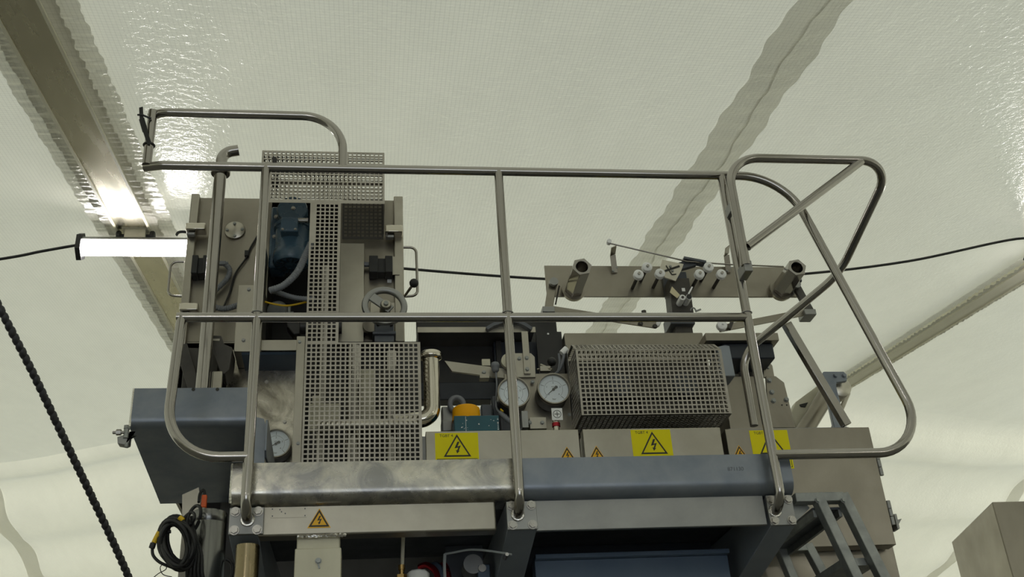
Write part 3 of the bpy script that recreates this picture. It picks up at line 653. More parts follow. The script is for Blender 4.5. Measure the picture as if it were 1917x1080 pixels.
b = MB(); x_, X_, z_, Z_ = R((507, 420), (632, 640), 4.62); b.box(x_, X_, 4.62, 4.64, z_, Z_); b.build('recess_back', 'black_paint', ec)
b = MB(); b.pbox((428, 655), (566, 905), 4.30, 0.02); b.build('wing_panel', 'panel_smeared', ec)
for p in (W(499, 715, 4.30), W(533, 790, 4.30)): bolt(ec, p, 0.007, name='screw')
# interlock switches
for k, (tl, br, gl, gx) in enumerate((((361, 480), (388, 514), (414, 493), 1), ((691, 481), (735, 512), (683, 495), -1))):
    b = MB(); x_, X_, z_, Z_ = R(tl, br, YE - 0.06); b.box(x_, X_, YE - 0.06, YE - 0.002, z_ + 0.006, Z_ - 0.006); b.box(x_, x_ + (X_ - x_) * .38, YE - 0.075, YE - 0.004, z_, Z_); b.box(x_ + (X_ - x_) * .68, X_, YE - 0.075, YE - 0.004, z_, Z_)
    sw = b.build('interlock_switch', 'black_rubber', ec, bevel=0.003)
    p = W(*gl, YE - 0.035); b = MB(); b.cyl(p - Vector((0.02, 0, 0)), p + Vector((0.02, 0, 0)), 0.012, n=6); b.cyl(p - Vector((0.03, 0, 0)), p + Vector((0.03, 0, 0)), 0.009, n=12); b.build('cable_gland', 'grey_plastic', sw)
b = MB(); b.pbox((722, 480), (748, 514), YE - 0.04, 0.004); b.build('switch_plate', 'panel_steel', ec)
for q in ((362, 516), (725, 522)): b = MB(); b.pbox((q[0], q[1]), (q[0] + 8, q[1] + 7), YE - 0.001, 0.0008); b.build('paper_tag', 'white_plastic', ec)
b = MB(); ribbed(b, [W(421, 494, YE - 0.03), W(430, 505, YE - 0.03), W(424, 523, YE - 0.03), W(405, 542, YE - 0.03), W(388, 560, YE - 0.02)], 0.0125); tag(b.build('flexible_conduit', 'grey_plastic'), 'grey corrugated conduit curling down from the left interlock switch', 'conduit')
b = MB(); ribbed(b, [W(395, 573, YE - 0.04), W(420, 578, YE - 0.05), W(446, 571, YE - 0.05)], 0.014); tag(b.build('flexible_conduit', 'grey_plastic'), 'short grey conduit running level into the narrow column cover', 'conduit')
b = MB(); b.tube(spline([W(488, 432, YE - 0.012), W(470, 462, YE - 0.012), W(460, 484, YE - 0.014), W(441, 512, YE - 0.012), W(430, 548, YE - 0.012), W(419, 574, YE - 0.02)], 8), 0.0045, 8); p = W(462, 475, YE - 0.014); b.box(p.x - 0.009, p.x + 0.009, YE - 0.024, YE - 0.004, p.z - 0.013, p.z + 0.013)
tag(b.build('sensor_cable', 'black_rubber'), 'thin black cable with inline plug crossing the enclosure panel', 'cable')
# lever with ball
b = MB(); p0 = W(757, 555, 4.28); p1 = W(775, 530, 4.20); b.tube([p0, p1], 0.006, 10); t = thing('control_lever', 'chrome lever with black ball knob beside the wire handle', 'lever', p0); b.build('lever_rod', 'polished_steel', t)
b = MB(); b.lathe([(0.021 * math.sin(math.pi * k / 10), -0.021 * math.cos(math.pi * k / 10)) for k in range(11)], p1, (0, 0, 1), 18); b.build('ball_knob', 'black_rubber', t)

# ------------------------------------------------------------------ blue gear motor in the recess
cm = W(546, 470, 4.250); rm = 0.082
t = thing('gear_motor', 'blue electric gear motor hanging behind the perforated guard', 'motor', (cm.x, 4.250, W(546, 500, 4.250).z))
zt_ = W(546, 432, 4.250).z; zb_ = W(545, 497, 4.250).z
b = MB(); b.lathe([(0.0, zb_), (rm * 0.9, zb_), (rm, zb_ + 0.012), (rm, zb_ + 0.06), (rm * 0.93, zb_ + 0.066), (rm * 0.93, zt_), (rm * 1.02, zt_ + 0.003), (rm * 1.02, zt_ + 0.02), (0, zt_ + 0.02)], (cm.x, 4.250, 0), (0, 0, 1), 32); b.build('motor_housing', 'motor_blue', t)
b = MB()
for k in range(14):
    a = 2 * math.pi * k / 14; b.bar((cm.x + 0.03 * math.cos(a), 4.250 + 0.03 * math.sin(a), zb_ - 0.001), (cm.x + 0.068 * math.cos(a), 4.250 + 0.068 * math.sin(a), zb_ - 0.001), 0.007, 0.002, (0, 0, 1))
b.build('fan_grille', 'navy_paint', t)
b = MB(); b.pbox((526, 406), (557, 430), 4.140, 0.06); x_, X_, z_, Z_ = R((524, 427), (558, 433), 4.135); b.box(x_, X_, 4.135, 4.200, z_, Z_); tb = b.build('terminal_box', 'motor_blue', t, bevel=0.006)
for q in ((529, 429), (553, 429)): bolt(tb, W(*q, 4.134), 0.005, name='screw')
b = MB(); c = W(550, 415, 4.290); b.lathe([(0, -0.09), (0.066, -0.09), (0.070, -0.08), (0.070, 0.04), (0.05, 0.06), (0, 0.06)], (c.x, 4.270, c.z), (0, 1, 0), 28); b.cyl((cm.x, 4.250, zt_ + 0.015), (cm.x, 4.250, c.z), rm * 0.8); b.build('gear_case', 'motor_blue', t)
b = MB(); b.pbox((508, 386), (532, 500), 4.270, 0.1); b.build('mounting_flange', 'motor_blue', t, bevel=0.01)
for q in ((525, 394), (549, 390), (517, 406), (514, 443)): bolt(t, W(*q, 4.250 if q[0] < 530 else 4.180), 0.008)
p = W(566, 413, 4.170); b = MB(); b.cyl(p - Vector((0.02, 0, 0)), p + Vector((0.026, 0, 0)), 0.013, n=8); b.build('cable_gland', 'bolt_steel', t)
b = MB(); ribbed(b, [W(583, 455, 4.130), W(571, 480, 4.110), W(556, 510, 4.090), W(531, 534, 4.090), W(505, 544, 4.110)], 0.0165, 0.011); tag(b.build('flexible_conduit', 'grey_plastic'), 'thick grey corrugated conduit sweeping past the blue motor fan end', 'conduit')
b = MB(); ribbed(b, [W(508, 543, 4.140), W(530, 551, 4.160), W(556, 558, 4.170), W(590, 560, 4.170)], 0.0125, 0.011); tag(b.build('flexible_conduit', 'grey_plastic'), 'thinner grey conduit passing under the blue motor into shadow', 'conduit')
b = MB(); b.tube(spline([W(490, 563, 4.2), W(512, 569, 4.2), W(540, 572, 4.2), W(575, 565, 4.2)], 8), 0.0045, 8); tag(b.build('signal_cable', 'yellow_cable'), 'thin yellow cable slung below the grey conduits', 'cable')
b = MB(); p = W(519, 583, 4.28); b.lathe([(0, -0.02), (0.04, -0.02), (0.046, -0.01), (0.046, 0.02), (0, 0.02)], (p.x, 4.28, p.z), (0.2, 1, 0.6), 24); p2 = W(541, 581, 4.27); b.cyl(p2 - Vector((0, 0, 0.02)), p2 + Vector((0, 0, 0.025)), 0.008, n=10); b.cyl(p2 + Vector((-0.05, 0, -0.012)), p2 + Vector((0.02, 0, -0.012)), 0.006, n=8)
tag(b.build('drain_valve', 'galvanised'), 'small round steel valve under the yellow cable', 'valve')
# clevis cylinder behind the guard foot
p = W(543, 612, 4.2); q = W(640, 612, 4.2)
t = thing('air_cylinder', 'black air cylinder with clevis end lying behind the guard column', 'cylinder', p - Vector((0, 0, 0.05)))
b = MB(); b.cyl(p + Vector((0.02, 0, 0)), q, 0.032, n=20); b.build('barrel', 'black_paint', t)
b = MB(); b.prism([(p.x - 0.012, p.z + 0.036), (p.x + 0.045, p.z + 0.036), (p.x + 0.045, p.z - 0.05), (p.x + 0.02, p.z - 0.055), (p.x - 0.012, p.z - 0.01)], 'y', 4.165, 4.235); b.build('clevis', 'black_paint', t, bevel=0.006)
b = MB(); b.cyl(p + Vector((0.006, -0.055, 0.028)), p + Vector((0.006, 0.05, 0.028)), 0.014, n=14); b.build('clevis_pin', 'grey_steel', t)
b = MB(); b.cyl(p + Vector((0.05, -0.031, 0.016)), q + Vector((0, -0.031, 0.016)), 0.0035, n=8); b.build('tie_rod', 'polished_steel', t)

# ------------------------------------------------------------------ cast housing at the left foot of the enclosure
t = thing('cast_housing', 'dark brown cast housing with slotted lug behind the vent pipe foot', 'housing', W(390, 740, 4.2))
b = MB(); x_, X_, z_, Z_ = R((345, 645), (392, 760), 4.22); X_ = W(410, 650, 4.22).x; b.box(x_, X_, 4.24, 4.42, z_ - 0.1, Z_ - 0.005); b.build('body', 'cast_brown', t, bevel=0.004)
b = MB(); a0 = W(340, 648, 4.2); a1 = W(366, 735, 4.2); b.bar(a0, a1 + (a1 - a0) * 0.3, 0.05, 0.03); b.build('leg', 'cast_brown', t, bevel=0.002)
b = MB(); P = [W(*q, 4.1) for q in ((394, 627), (414, 628), (420, 644), (435, 650), (433, 668), (429, 692), (420, 700), (413, 698), (394, 640))]
b.prism([(v.x, v.z) for v in P], 'y', 4.1, 4.22); b.build('lug', 'cast_brown', t, bevel=0.003)
b = MB(); b.pbox((399, 634), (411, 638), 4.097, 0.004); b.build('slot', 'panel_steel', t)
b = MB(); b.pbox((397, 694), (414, 735), 4.08, 0.02); tag(b.build('tab_plate', 'panel_steel', bevel=0.006), 'small upright stainless tab behind the blue grey bracket', 'plate')

# ------------------------------------------------------------------ vent pipe
t0 = W(413, 322, 4.05); rp = 0.027
t = thing('vent_pipe', 'upright stainless vent pipe ending in a bent open spout', 'pipe', (t0.x, 4.05, W(378, 745, 4.05).z))
b = MB(); b.tube([(t0.x, 4.05, W(378, 745, 4.05).z), (t0.x, 4.05, t0.z)], rp, 24); b.build('riser', 'tube_steel', t)
b = MB(); b.lathe([(rp, -0.012), (rp + 0.014, -0.012), (rp + 0.016, -0.008), (rp + 0.016, 0.008), (rp + 0.012, 0.014), (rp, 0.014)], (t0.x, 4.05, t0.z), (0, 0, 1), 28); b.build('coupling', 'tube_steel', t)
e1 = W(447, 288, 4.05); P = fillet([(t0.x, 4.05, t0.z), (t0.x, 4.05, e1.z + 0.005), (e1.x - 0.002, 4.05, e1.z + 0.020)], [0.055], 10)
b = MB(); b.tube(P, rp * 0.94, 24, caps=False); b.tube(P, rp * 0.84, 24, caps=False); b.build('spout', 'tube_steel', t)

# ------------------------------------------------------------------ T-shaped perforated guard
YT = 4.0
t = thing('perforated_guard', 'tall perforated steel guard of box top, narrow column and wide foot', 'guard', (W(680, 860, YT).x, YT, 2.9))
tx0 = W(491, 285, YT).x; tx1 = W(719, 287, YT).x; tz1 = W(600, 284, YT).z; tz0 = W(600, 380, YT).z; DB = 0.26
b = MB(); perforated(b, tx0, tx1, tz0, tz1, YT, edges=(0.005, 0.005, 0.016, 0.006)); b.build('box_front', 'mesh_steel', t)
b = MB(); perforated(b, 0, DB, 0, tz1 - tz0, 0, mp=plane_map((tx0, YT, tz0), (0, 1, 0), (0, 0, 1))); b.build('box_side', 'mesh_steel', t)
b = MB(); perforated(b, 0, DB, 0, tz1 - tz0, 0, mp=plane_map((tx1, YT, tz0), (0, 1, 0), (0, 0, 1))); b.build('box_side', 'mesh_steel', t)
xq = W(640, 400, YT).x; zbk = W(560, 372, YT + DB).z; b = MB(); perforated(b, tx0, tx1, zbk, tz1, YT + DB); b.build('box_back', 'mesh_steel', t)
b = MB(); perforated(b, W(641, 400, YT + DB).x, tx1, W(690, 448, YT + DB).z, zbk, YT + DB); b.build('box_back_shaded', 'cast_brown', t)  # dark brown stands in for the shade inside the guard box
b = MB(); perforated(b, tx0, tx1, 0, DB, 0, mp=plane_map((0, YT, tz1), (1, 0, 0), (0, 1, 0))); b.build('box_top', 'mesh_steel', t)
cx0 = W(577, 500, YT).x; cx1 = W(636, 500, YT).x; cz0 = W(600, 641, YT).z; zst = W(600, 452, YT).z
b = MB(); perforated(b, cx0, cx1, cz0, tz0, YT, edges=(0.004, 0.008, 0.002, 0.002), skip=lambda x, z: x < cx0 + 0.028 and z > zst); b.build('column', 'mesh_steel', t)
lx0 = cx0; lx1 = W(788, 740, YT).x; lz0 = W(680, 905, YT).z
b = MB(); perforated(b, lx0, lx1, lz0, cz0, YT, edges=(0.004, 0.007, 0.004, 0.004)); b.build('foot_panel', 'mesh_steel', t)
b = MB(); perforated(b, 0, 0.20, 0, cz0 - lz0, 0, mp=plane_map((lx1, YT, lz0), (0, 1, 0), (0, 0, 1))); b.build('foot_side', 'mesh_steel', t)
b = MB(); perforated(b, lx0, lx1, 0, 0.20, 0, mp=plane_map((0, YT, cz0), (1, 0, 0), (0, 1, 0))); b.build('foot_top', 'mesh_steel', t) if False else None
xs_ = W(551, 740, YT).x; b = MB(); b.box(xs_, cx0 - 0.002, YT + 0.006, YT + 0.018, lz0, W(560, 628, YT).z); ms = b.build('mounting_strip', 'panel_steel', t, bevel=0.002)
for q in ((561, 640), (558, 830)): bolt(ms, W(q[0], q[1], YT + 0.006), 0.006, 'galvanised', 'screw')
b = MB(); p = W(514, 300, YT - 0.006); b.cyl((p.x, YT - 0.02, p.z), (p.x, YT + 0.0, p.z), 0.011, n=14); b.cyl((p.x, YT - 0.012, p.z - 0.022), (p.x, YT - 0.012, p.z), 0.008); b.build('thumb_screw', 'black_paint', t)
b = MB(); b.pbox((512, 324), (520, 348), YT + DB - 0.02, 0.015); b.build('stop_block', 'black_paint', t)
# pipework behind the guard
def rod(name, label, cat, a, c, r, mat, group=None):
    b = MB(); b.cyl(a, c, r, n=20); return tag(b.build(name, mat), label, cat, group)
zr0 = 3.02
for px, py0, r, lab in ((603, 500, 0.019, 'slim polished rod rising behind the guard column'), (662, 650, 0.03, 'thick polished pipe standing behind the guard foot'), (733, 660, 0.026, 'polished pipe behind the guard foot nearest the elbow pipe')):
    p = W(px, py0, 4.16); q = W(px, 720, 4.16); rod('guide_rod', lab, 'rod', (q.x, 4.16, zr0), (q.x, 4.16, p.z), r, 'tube_steel')
p = W(640, 795, 4.09); rod('manifold_pipe', 'level polished pipe crossing behind the guard foot', 'pipe', (W(595, 795, 4.09).x, 4.09, p.z), (W(786, 795, 4.09).x, 4.09, p.z), 0.018, 'polished_steel')
b = MB(); b.pbox((579, 755), (637, 802), 4.10, 0.04); b.pbox((585, 740), (600, 756), 4.11, 0.03); tag(b.build('junction_block', 'beige_paint', bevel=0.003), 'beige block behind the lower left of the guard foot', 'block')
b = MB(); b.pbox((675, 690), (702, 770), 4.24, 0.06); b.pbox((668, 770), (712, 790), 4.2, 0.1); tag(b.build('valve_block', 'beige_paint', bevel=0.004), 'beige valve block between the two thick pipes behind the guard foot', 'block')
b = MB(); c = W(733, 712, 4.13); b.lathe([(0.026, -0.03), (0.045, -0.03), (0.048, -0.02), (0.048, 0.02), (0.045, 0.03), (0.026, 0.03)], c, (0, 0, 1), 24); tag(b.build('pipe_union', 'cast_brown'), 'dark union nut round the pipe behind the guard foot', 'pipe fitting')
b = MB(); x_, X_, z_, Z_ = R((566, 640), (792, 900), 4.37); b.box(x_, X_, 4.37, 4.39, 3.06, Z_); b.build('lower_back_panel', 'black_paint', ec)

# ------------------------------------------------------------------ hand wheel
YH = 4.14; c = W(720, 573, YH); ax = Vector((0.05, -1, 0.12)).normalized()
t = thing('hand_wheel', 'grey metal hand wheel with a single spoke beside the guard column', 'wheel', (c.x, YH, c.z - 0.09))
b = MB(); prof = [(0.072, -0.008), (0.075, -0.013), (0.085, -0.015), (0.096, -0.011), (0.100, 0), (0.096, 0.011), (0.085, 0.013), (0.075, 0.010), (0.072, 0.004), (0.072, -0.008)]; b.lathe(prof, c, ax, 48); b.build('rim', 'grey_steel', t)
u = Vector((0.75, 0, -0.62)).normalized(); cc = c + Vector((0.002, 0, 0.012)); hubc = W(722, 573, YH)
b = MB(); b.bar(c - u * 0.075 + ax * 0.0, hubc + u * 0.03, 0.042, 0.012, ax); b.build('spoke', 'grey_steel', t, bevel=0.003)
b = MB(); b.lathe([(0, 0.02), (0.020, 0.02), (0.024, 0.014), (0.024, -0.05), (0, -0.05)], hubc, ax, 24); b.build('hub', 'panel_steel', t)
b = MB(); b.cyl(hubc + ax * 0.02, hubc + ax * 0.028, 0.010, n=16); b.build('hub_nut', 'galvanised', t)
b = MB(); p = W(718, 625, 4.22); b.box(p.x - 0.04, p.x + 0.045, 4.18, 4.30, W(718, 640, 4.18).z, W(718, 603, 4.18).z); b.box(p.x - 0.048, p.x + 0.053, 4.165, 4.29, W(718, 628, 4.18).z, W(718, 622, 4.18).z); gb_ = b.build('gear_box', 'mill_dark', t, bevel=0.004)
for q in ((708, 607), (732, 607)): bolt(gb_, W(*q, 4.178), 0.007, 'black_paint')
b = MB(); p = W(694, 612, 4.24); b.lathe([(0, -0.02), (0.034, -0.02), (0.036, -0.015), (0.036, 0.06), (0, 0.06)], (p.x, 4.24, p.z), (0, 1, 0), 24); gf = b.build('gear_flange', 'panel_steel_warm', t); bolt(gf, W(703, 604, 4.22), 0.006, 'galvanised')
b = MB(); b.pbox((693, 566), (752, 590), YE - 0.03, 0.03); tag(b.build('wheel_bracket', 'panel_steel', bevel=0.002), 'flat stainless bracket behind the hand wheel', 'bracket'); 

# ------------------------------------------------------------------ elbow pipe
rE = 0.0345; pt = W(810, 668, 4.12); pb = W(806, 775, 4.12)
t = thing('elbow_pipe', 'polished stainless elbow pipe with flanged top beside the perforated guard foot', 'pipe', (pb.x, 4.12, pb.z - 0.04))
xE = (pt.x + pb.x) / 2
b = MB(); b.tube(fillet([(xE, 4.12, pt.z - 0.01), (xE, 4.12, pb.z - 0.02), (xE - 0.16, 4.12, pb.z - 0.035)], [0.055], 12), rE, 28); b.build('pipe_bend', 'polished_steel', t)
b = MB(); b.lathe([(0, 0.018), (0.042, 0.018), (0.046, 0.014), (0.047, -0.004), (0.044, -0.012), (rE, -0.016)], (xE, 4.12, pt.z), (0, 0, 1), 32); b.build('flange', 'polished_steel', t)

# ================================================================== MACHINE HEAD (dark hood and panels)
YD = 4.42
hd = thing('machine_hood', 'dark open machine hood with a light steel front lip', 'hood', (W(890, 740, YD).x, 4.7, 3.05))
hx0, hx1, hz0, hz1 = R((781, 612), (1003, 622), YD)
b = MB(); b.box(hx0, hx1, YD, YD + 0.006, hz0, hz1); b.box(hx0, hx1, YD + 0.006, 4.9, hz1 - 0.006, hz1); b.build('front_lip', 'panel_steel', hd, bevel=0.001)
b = MB(); b.box(hx0, hx0 + 0.005, YD + 0.006, 4.85, W(780, 745, 4.5).z, hz1 - 0.007); b.build('hood_side', 'black_paint', hd)
b = MB(); b.pbox((779, 600), (1052, 724), 4.62, 0.02); x_ = W(1060, 650, 4.62).x; b.build('inner_panel', 'black_paint', hd)
b = MB(); x_, X_, z_, Z_ = R((784, 716), (930, 747), 4.58); b.box(x_ - 0.1, X_, 4.58, 4.66, z_, Z_); b.build('cross_beam', 'navy_paint', hd, bevel=0.003)
b = MB(); b.pbox((924, 640), (1045, 800), 4.56, 0.06); b.box(W(925, 800, 4.56).x, W(1000, 800, 4.56).x, 4.56, 4.62, 3.05, 3.4); b.build('upright', 'navy_paint', hd)
b = MB(); b.pbox((928, 638), (944, 745), 4.54, 0.03); b.build('rib', 'black_paint', hd)
b = MB(); b.pbox((1003, 621), (1058, 700), 4.50, 0.012); bk = b.build('side_plate', 'black_paint', hd)
b = MB(); p = W(1026, 625, 4.499); b.cyl((p.x, 4.497, p.z), (p.x, 4.505, p.z), 0.005, n=12); b.build('rivet', 'white_plastic', bk)
# half-round lifting eye on top of the lip
P = [W(px, py, 4.40) for px, py in ((911, 617), (922, 610), (940, 604), (955, 602), (970, 604), (984, 610), (994, 617))]
b = MB()
for p, q in zip(P, P[1:]): b.bar(p, q + (q - p) * 0.06, 0.016, 0.03)
b.build('lifting_bow', 'mill_dark', hd)
# stainless back panel
t = thing('rear_casing', 'plain stainless casing behind the wide perforated cover', 'casing', (W(1190, 800, 4.50).x, 4.6, 3.05))
x_, X_, z_, Z_ = R((1056, 623), (1318, 640), 4.46); b = MB(); b.box(x_, X_, 4.46, 4.9, 3.05, Z_); b.build('casing_body', 'panel_steel_warm', t, bevel=0.004)
# beam arm with sensor
t = thing('linkage_arm', 'pale steel linkage arm reaching from the gauge bracket to the elbow pipe', 'arm', W(900, 700, 4.30))
P = [W(*q, 4.30) for q in ((832, 675), (952, 691), (952, 709), (846, 695))]
b = MB(); b.prism([(v.x, v.z) for v in P], 'y', 4.30, 4.312); la = b.build('arm', 'panel_steel', t, bevel=0.001); bolt(la, W(906, 697, 4.299), 0.008, 'galvanised'); 
b = MB(); b.pbox((902, 672), (918, 684), 4.33, 0.02); b.build('clip', 'beige_paint', t)
b = MB(); b.pbox((898, 700), (916, 707), 4.28, 0.04); b.build('clip', 'panel_steel', t)
t = thing('proximity_sensor', 'grey sensor on the linkage arm with its cable hanging down', 'sensor', W(927, 700, 4.26))
p = W(927, 688, 4.26); b = MB(); b.lathe([(0, 0.022), (0.016, 0.022), (0.0195, 0.014), (0.0195, 0.002), (0.017, 0), (0.017, -0.014), (0.008, -0.024), (0, -0.024)], p, (0, 0, 1), 20); b.build('sensor_head', 'grey_plastic', t)
b = MB(); b.tube(spline([W(928, 696, 4.26), W(930, 720, 4.26), W(929, 745, 4.26), W(930, 765, 4.22), W(940, 775, 4.2)], 6), 0.0042, 8); b.build('sensor_lead', 'grey_plastic', t)
# gauge bracket: trapezoid plate, strap, back plate
t = thing('gauge_bracket', 'bolted steel bracket plates carrying the pair of round gauges', 'bracket', W(1000, 800, 4.25))
P = [W(*q, 4.25) for q in ((948, 668), (957, 661), (994, 661), (1001, 668), (1003, 706), (950, 706))]
b = MB(); b.prism([(v.x, v.z) for v in P], 'y', 4.25, 4.262); gp = b.build('upper_plate', 'panel_steel', t, bevel=0.001)
b = MB(); b.pbox((944, 700), (1075, 815), 4.262, 0.012); b.build('back_plate', 'panel_steel_warm', t, bevel=0.001)
b = MB(); x_, X_, z_, Z_ = R((976, 620), (994, 699), 4.238); b.box(x_, X_, 4.238, 4.2495, z_, Z_); stp = b.build('strap', 'panel_steel', t, bevel=0.001)
for q in ((986, 670), (987, 691)): bolt(stp, W(*q, 4.238), 0.008, 'galvanised')
for q in ((972, 671), (997, 715)): bolt(gp, W(*q, 4.249), 0.0075, 'galvanised')
b = MB(); b.pbox((991, 781), (1024, 802), 4.16, 0.10); fpl = b.build('foot_plate', 'panel_steel', t, bevel=0.001); bolt(fpl, W(1015, 791, 4.159), 0.007, 'galvanised'); bolt(fpl, W(992, 791, 4.159), 0.007, 'galvanised')
b = MB(); b.pbox((976, 769), (990, 800), 4.12, 0.12); b.build('lug', 'grey_steel', t, bevel=0.001)
b = MB(); b.pbox((1061, 645), (1073, 782), 4.21, 0.03); ub = b.build('side_bar', 'grey_steel', t); bolt(ub, W(1066, 776, 4.209), 0.006, 'galvanised')
b = MB(); p = W(962, 690, 4.24); b.lathe([(0, -0.012), (0.036, -0.012), (0.036, 0.012), (0, 0.012)], (W(953, 677, 4.28).x, 4.28, W(953, 677, 4.28).z), (0, 1, 0), 24); b.build('round_boss', 'beige_paint', t)

def gauge(px, py, Y, rad, label, back, needle):
    c = W(px, py, Y); t = thing('pressure_gauge', label, 'gauge', (c.x, Y + back, c.z - rad), 'round dial gauges')
    r = rad; b = MB(); b.lathe([(0, back), (r * 0.9, back), (r * 0.97, back - 0.006), (r * 0.97, 0.016), (0, 0.016)], c, (0, 1, 0), 40); b.build('case', 'black_paint', t)
    b = MB(); b.lathe([(r * 0.90, 0.018), (r * 0.90, 0.002), (r * 0.93, -0.003), (r * 1.0, -0.003), (r * 1.02, 0.003), (r * 1.02, 0.018), (r * 0.9, 0.018)], c, (0, 1, 0), 40); b.build('bezel', 'panel_steel_warm', t)
    b = MB(); b.cyl(c + Vector((0, 0.0125, 0)), c + Vector((0, 0.0165, 0)), r * 0.9, n=40); dl = b.build('dial', 'dial_white', t)
    b = MB(); y0, y1 = c.y + 0.0118, c.y + 0.0126
    A0, A1 = math.radians(225), math.radians(-45); N = 48
    for k in range(N):
        a, d = A0 + (A1 - A0) * k / N, A0 + (A1 - A0) * (k + 1) / N; w = 0.012
        b.prism([(c.x + r * q * math.cos(e), c.z + r * q * math.sin(e)) for q, e in ((0.56, a), (0.56, d), (0.56 + w, d), (0.56 + w, a))], 'y', y0, y1)
    for k in range(5):
        e = A0 + (A1 - A0) * k / 4; dx, dz = math.cos(e), math.sin(e); w = 0.012 * r; nx, nz = -dz * w, dx * w
        for q0, q1, m_ in ((0.62, 0.84, 1.0),): b.prism([(c.x + r * q0 * dx - nx * m_, c.z + r * q0 * dz - nz * m_), (c.x + r * q1 * dx - nx * m_, c.z + r * q1 * dz - nz * m_), (c.x + r * q1 * dx + nx * m_, c.z + r * q1 * dz + nz * m_), (c.x + r * q0 * dx + nx * m_, c.z + r * q0 * dz + nz * m_)], 'y', y0, y1)
    b.build('scale', 'mill_dark', dl)
    for k in range(5):
        e = A0 + (A1 - A0) * k / 4; text_mesh(str(k), r * 0.17, 'numeral', 'mill_dark', dl, (c.x + r * 0.44 * math.cos(e), y0, c.z + r * 0.44 * math.sin(e)))
    text_mesh('bar', r * 0.17, 'unit_text', 'mill_dark', dl, (c.x, y0, c.z - r * 0.62)); text_mesh('mbar', r * 0.12, 'unit_text', 'mill_dark', dl, (c.x, y0, c.z + r * 0.18))
    e = math.radians(needle); d = Vector((math.cos(e), 0, math.sin(e))); n = Vector((-d.z, 0, d.x)); cc = c + Vector((0, 0.009, 0))
    b = MB(); P = [cc + d * r * 0.72, cc + n * r * 0.035, cc - d * r * 0.05 + n * r * 0.05, cc - d * r * 0.26 + n * r * 0.10, cc - d * r * 0.33, cc - d * r * 0.26 - n * r * 0.10, cc - d * r * 0.05 - n * r * 0.05, cc - n * r * 0.035]
    b.prism([(v.x, v.z) for v in P], 'y', cc.y, cc.y + 0.0012); b.cyl(cc, cc + Vector((0, 0.004, 0)), r * 0.09, n=16); b.build('needle', 'black_ink', t)
    b = MB(); b.cyl(c + Vector((0, 0.003, 0)), c + Vector((0, 0.0045, 0)), r * 0.9, n=40); b.build('glass', 'gauge_glass', t)
    return t
gauge(1037, 727, 4.16, 0.0715, 'round white dial gauge with dark case above the plus sign', 0.10, 220)
gauge(962, 734, 4.16, 0.0705, 'round white dial gauge half hidden behind the middle railing post', 0.10, 225)
gauge(516, 829, 4.22, 0.0625, 'round white dial gauge low on the smeared stainless panel', 0.08, 208)
# plus sign and red fitting
sg = thing('plus_sign', 'white square sign with a circled black plus below the gauge', 'sign', W(1043, 787, 4.1))
b = MB(); x_, X_, z_, Z_ = R((1032, 764), (1054, 786), 4.1); b.box(x_, X_, 4.1, 4.104, z_, Z_); b.build('board', 'white_plastic', sg)
b = MB(); cx_, cz_ = (x_ + X_) / 2, (z_ + Z_) / 2; b.lathe([(0.0155, 0), (0.0175, 0), (0.0175, -0.001), (0.0155, -0.001), (0.0155, 0)], (cx_, 4.1, cz_), (0, 1, 0), 32); b.box(cx_ - 0.011, cx_ + 0.011, 4.0993, 4.1, cz_ - 0.0012, cz_ + 0.0012); b.box(cx_ - 0.0012, cx_ + 0.0012, 4.0993, 4.1, cz_ - 0.011, cz_ + 0.011); b.build('plus_mark', 'black_ink', sg)
p = W(1041, 795, 4.12); t = thing('red_fitting', 'chrome fitting with red ring under the plus sign', 'pipe fitting', (p.x, 4.12, p.z - 0.03))
b = MB(); b.cyl((p.x, 4.12, p.z - 0.05), (p.x, 4.12, p.z + 0.03), 0.014, n=16); b.build('stem', 'polished_steel', t)
b = MB(); b.cyl((p.x, 4.12, p.z - 0.010), (p.x, 4.12, p.z + 0.006), 0.0175, n=18); b.build('ring', 'red_metal', t)
# dim fittings between gauges and cover
t = thing('hose_cluster', 'cluster of small hoses and black knob behind the right gauge', 'hoses', W(1040, 700, 4.3))
b = MB()
for q in (((1006, 692), (1030, 690)), ((1012, 683), (1034, 692))): b.tube([W(*q[0], 4.33), W(*q[1], 4.3)], 0.006, 8)
b.pbox((1011, 685), (1031, 694), 4.3, 0.02); b.build('fitting', 'panel_steel', t)
b = MB(); c = W(1033, 677, 4.3); b.lathe([(0.021 * math.sin(math.pi * k / 8), -0.021 * math.cos(math.pi * k / 8)) for k in range(9)], c, (0, 0, 1), 16); b.build('knob', 'black_rubber', t)
b = MB(); b.tube(spline([W(1056, 655, 4.22), W(1055, 670, 4.22), W(1049, 690, 4.24), W(1040, 700, 4.26)], 6), 0.007, 8); b.tube(spline([W(1046, 662, 4.25), W(1048, 680, 4.25), W(1044, 698, 4.26)], 6), 0.006, 8); b.build('hose', 'grey_plastic', t)
b = MB(); c = W(1056, 657, 4.22); b.cyl(c - Vector((0.012, 0, 0.012)), c + Vector((0.012, 0, 0.012)), 0.014, n=12); b.build('gland', 'white_plastic', t)

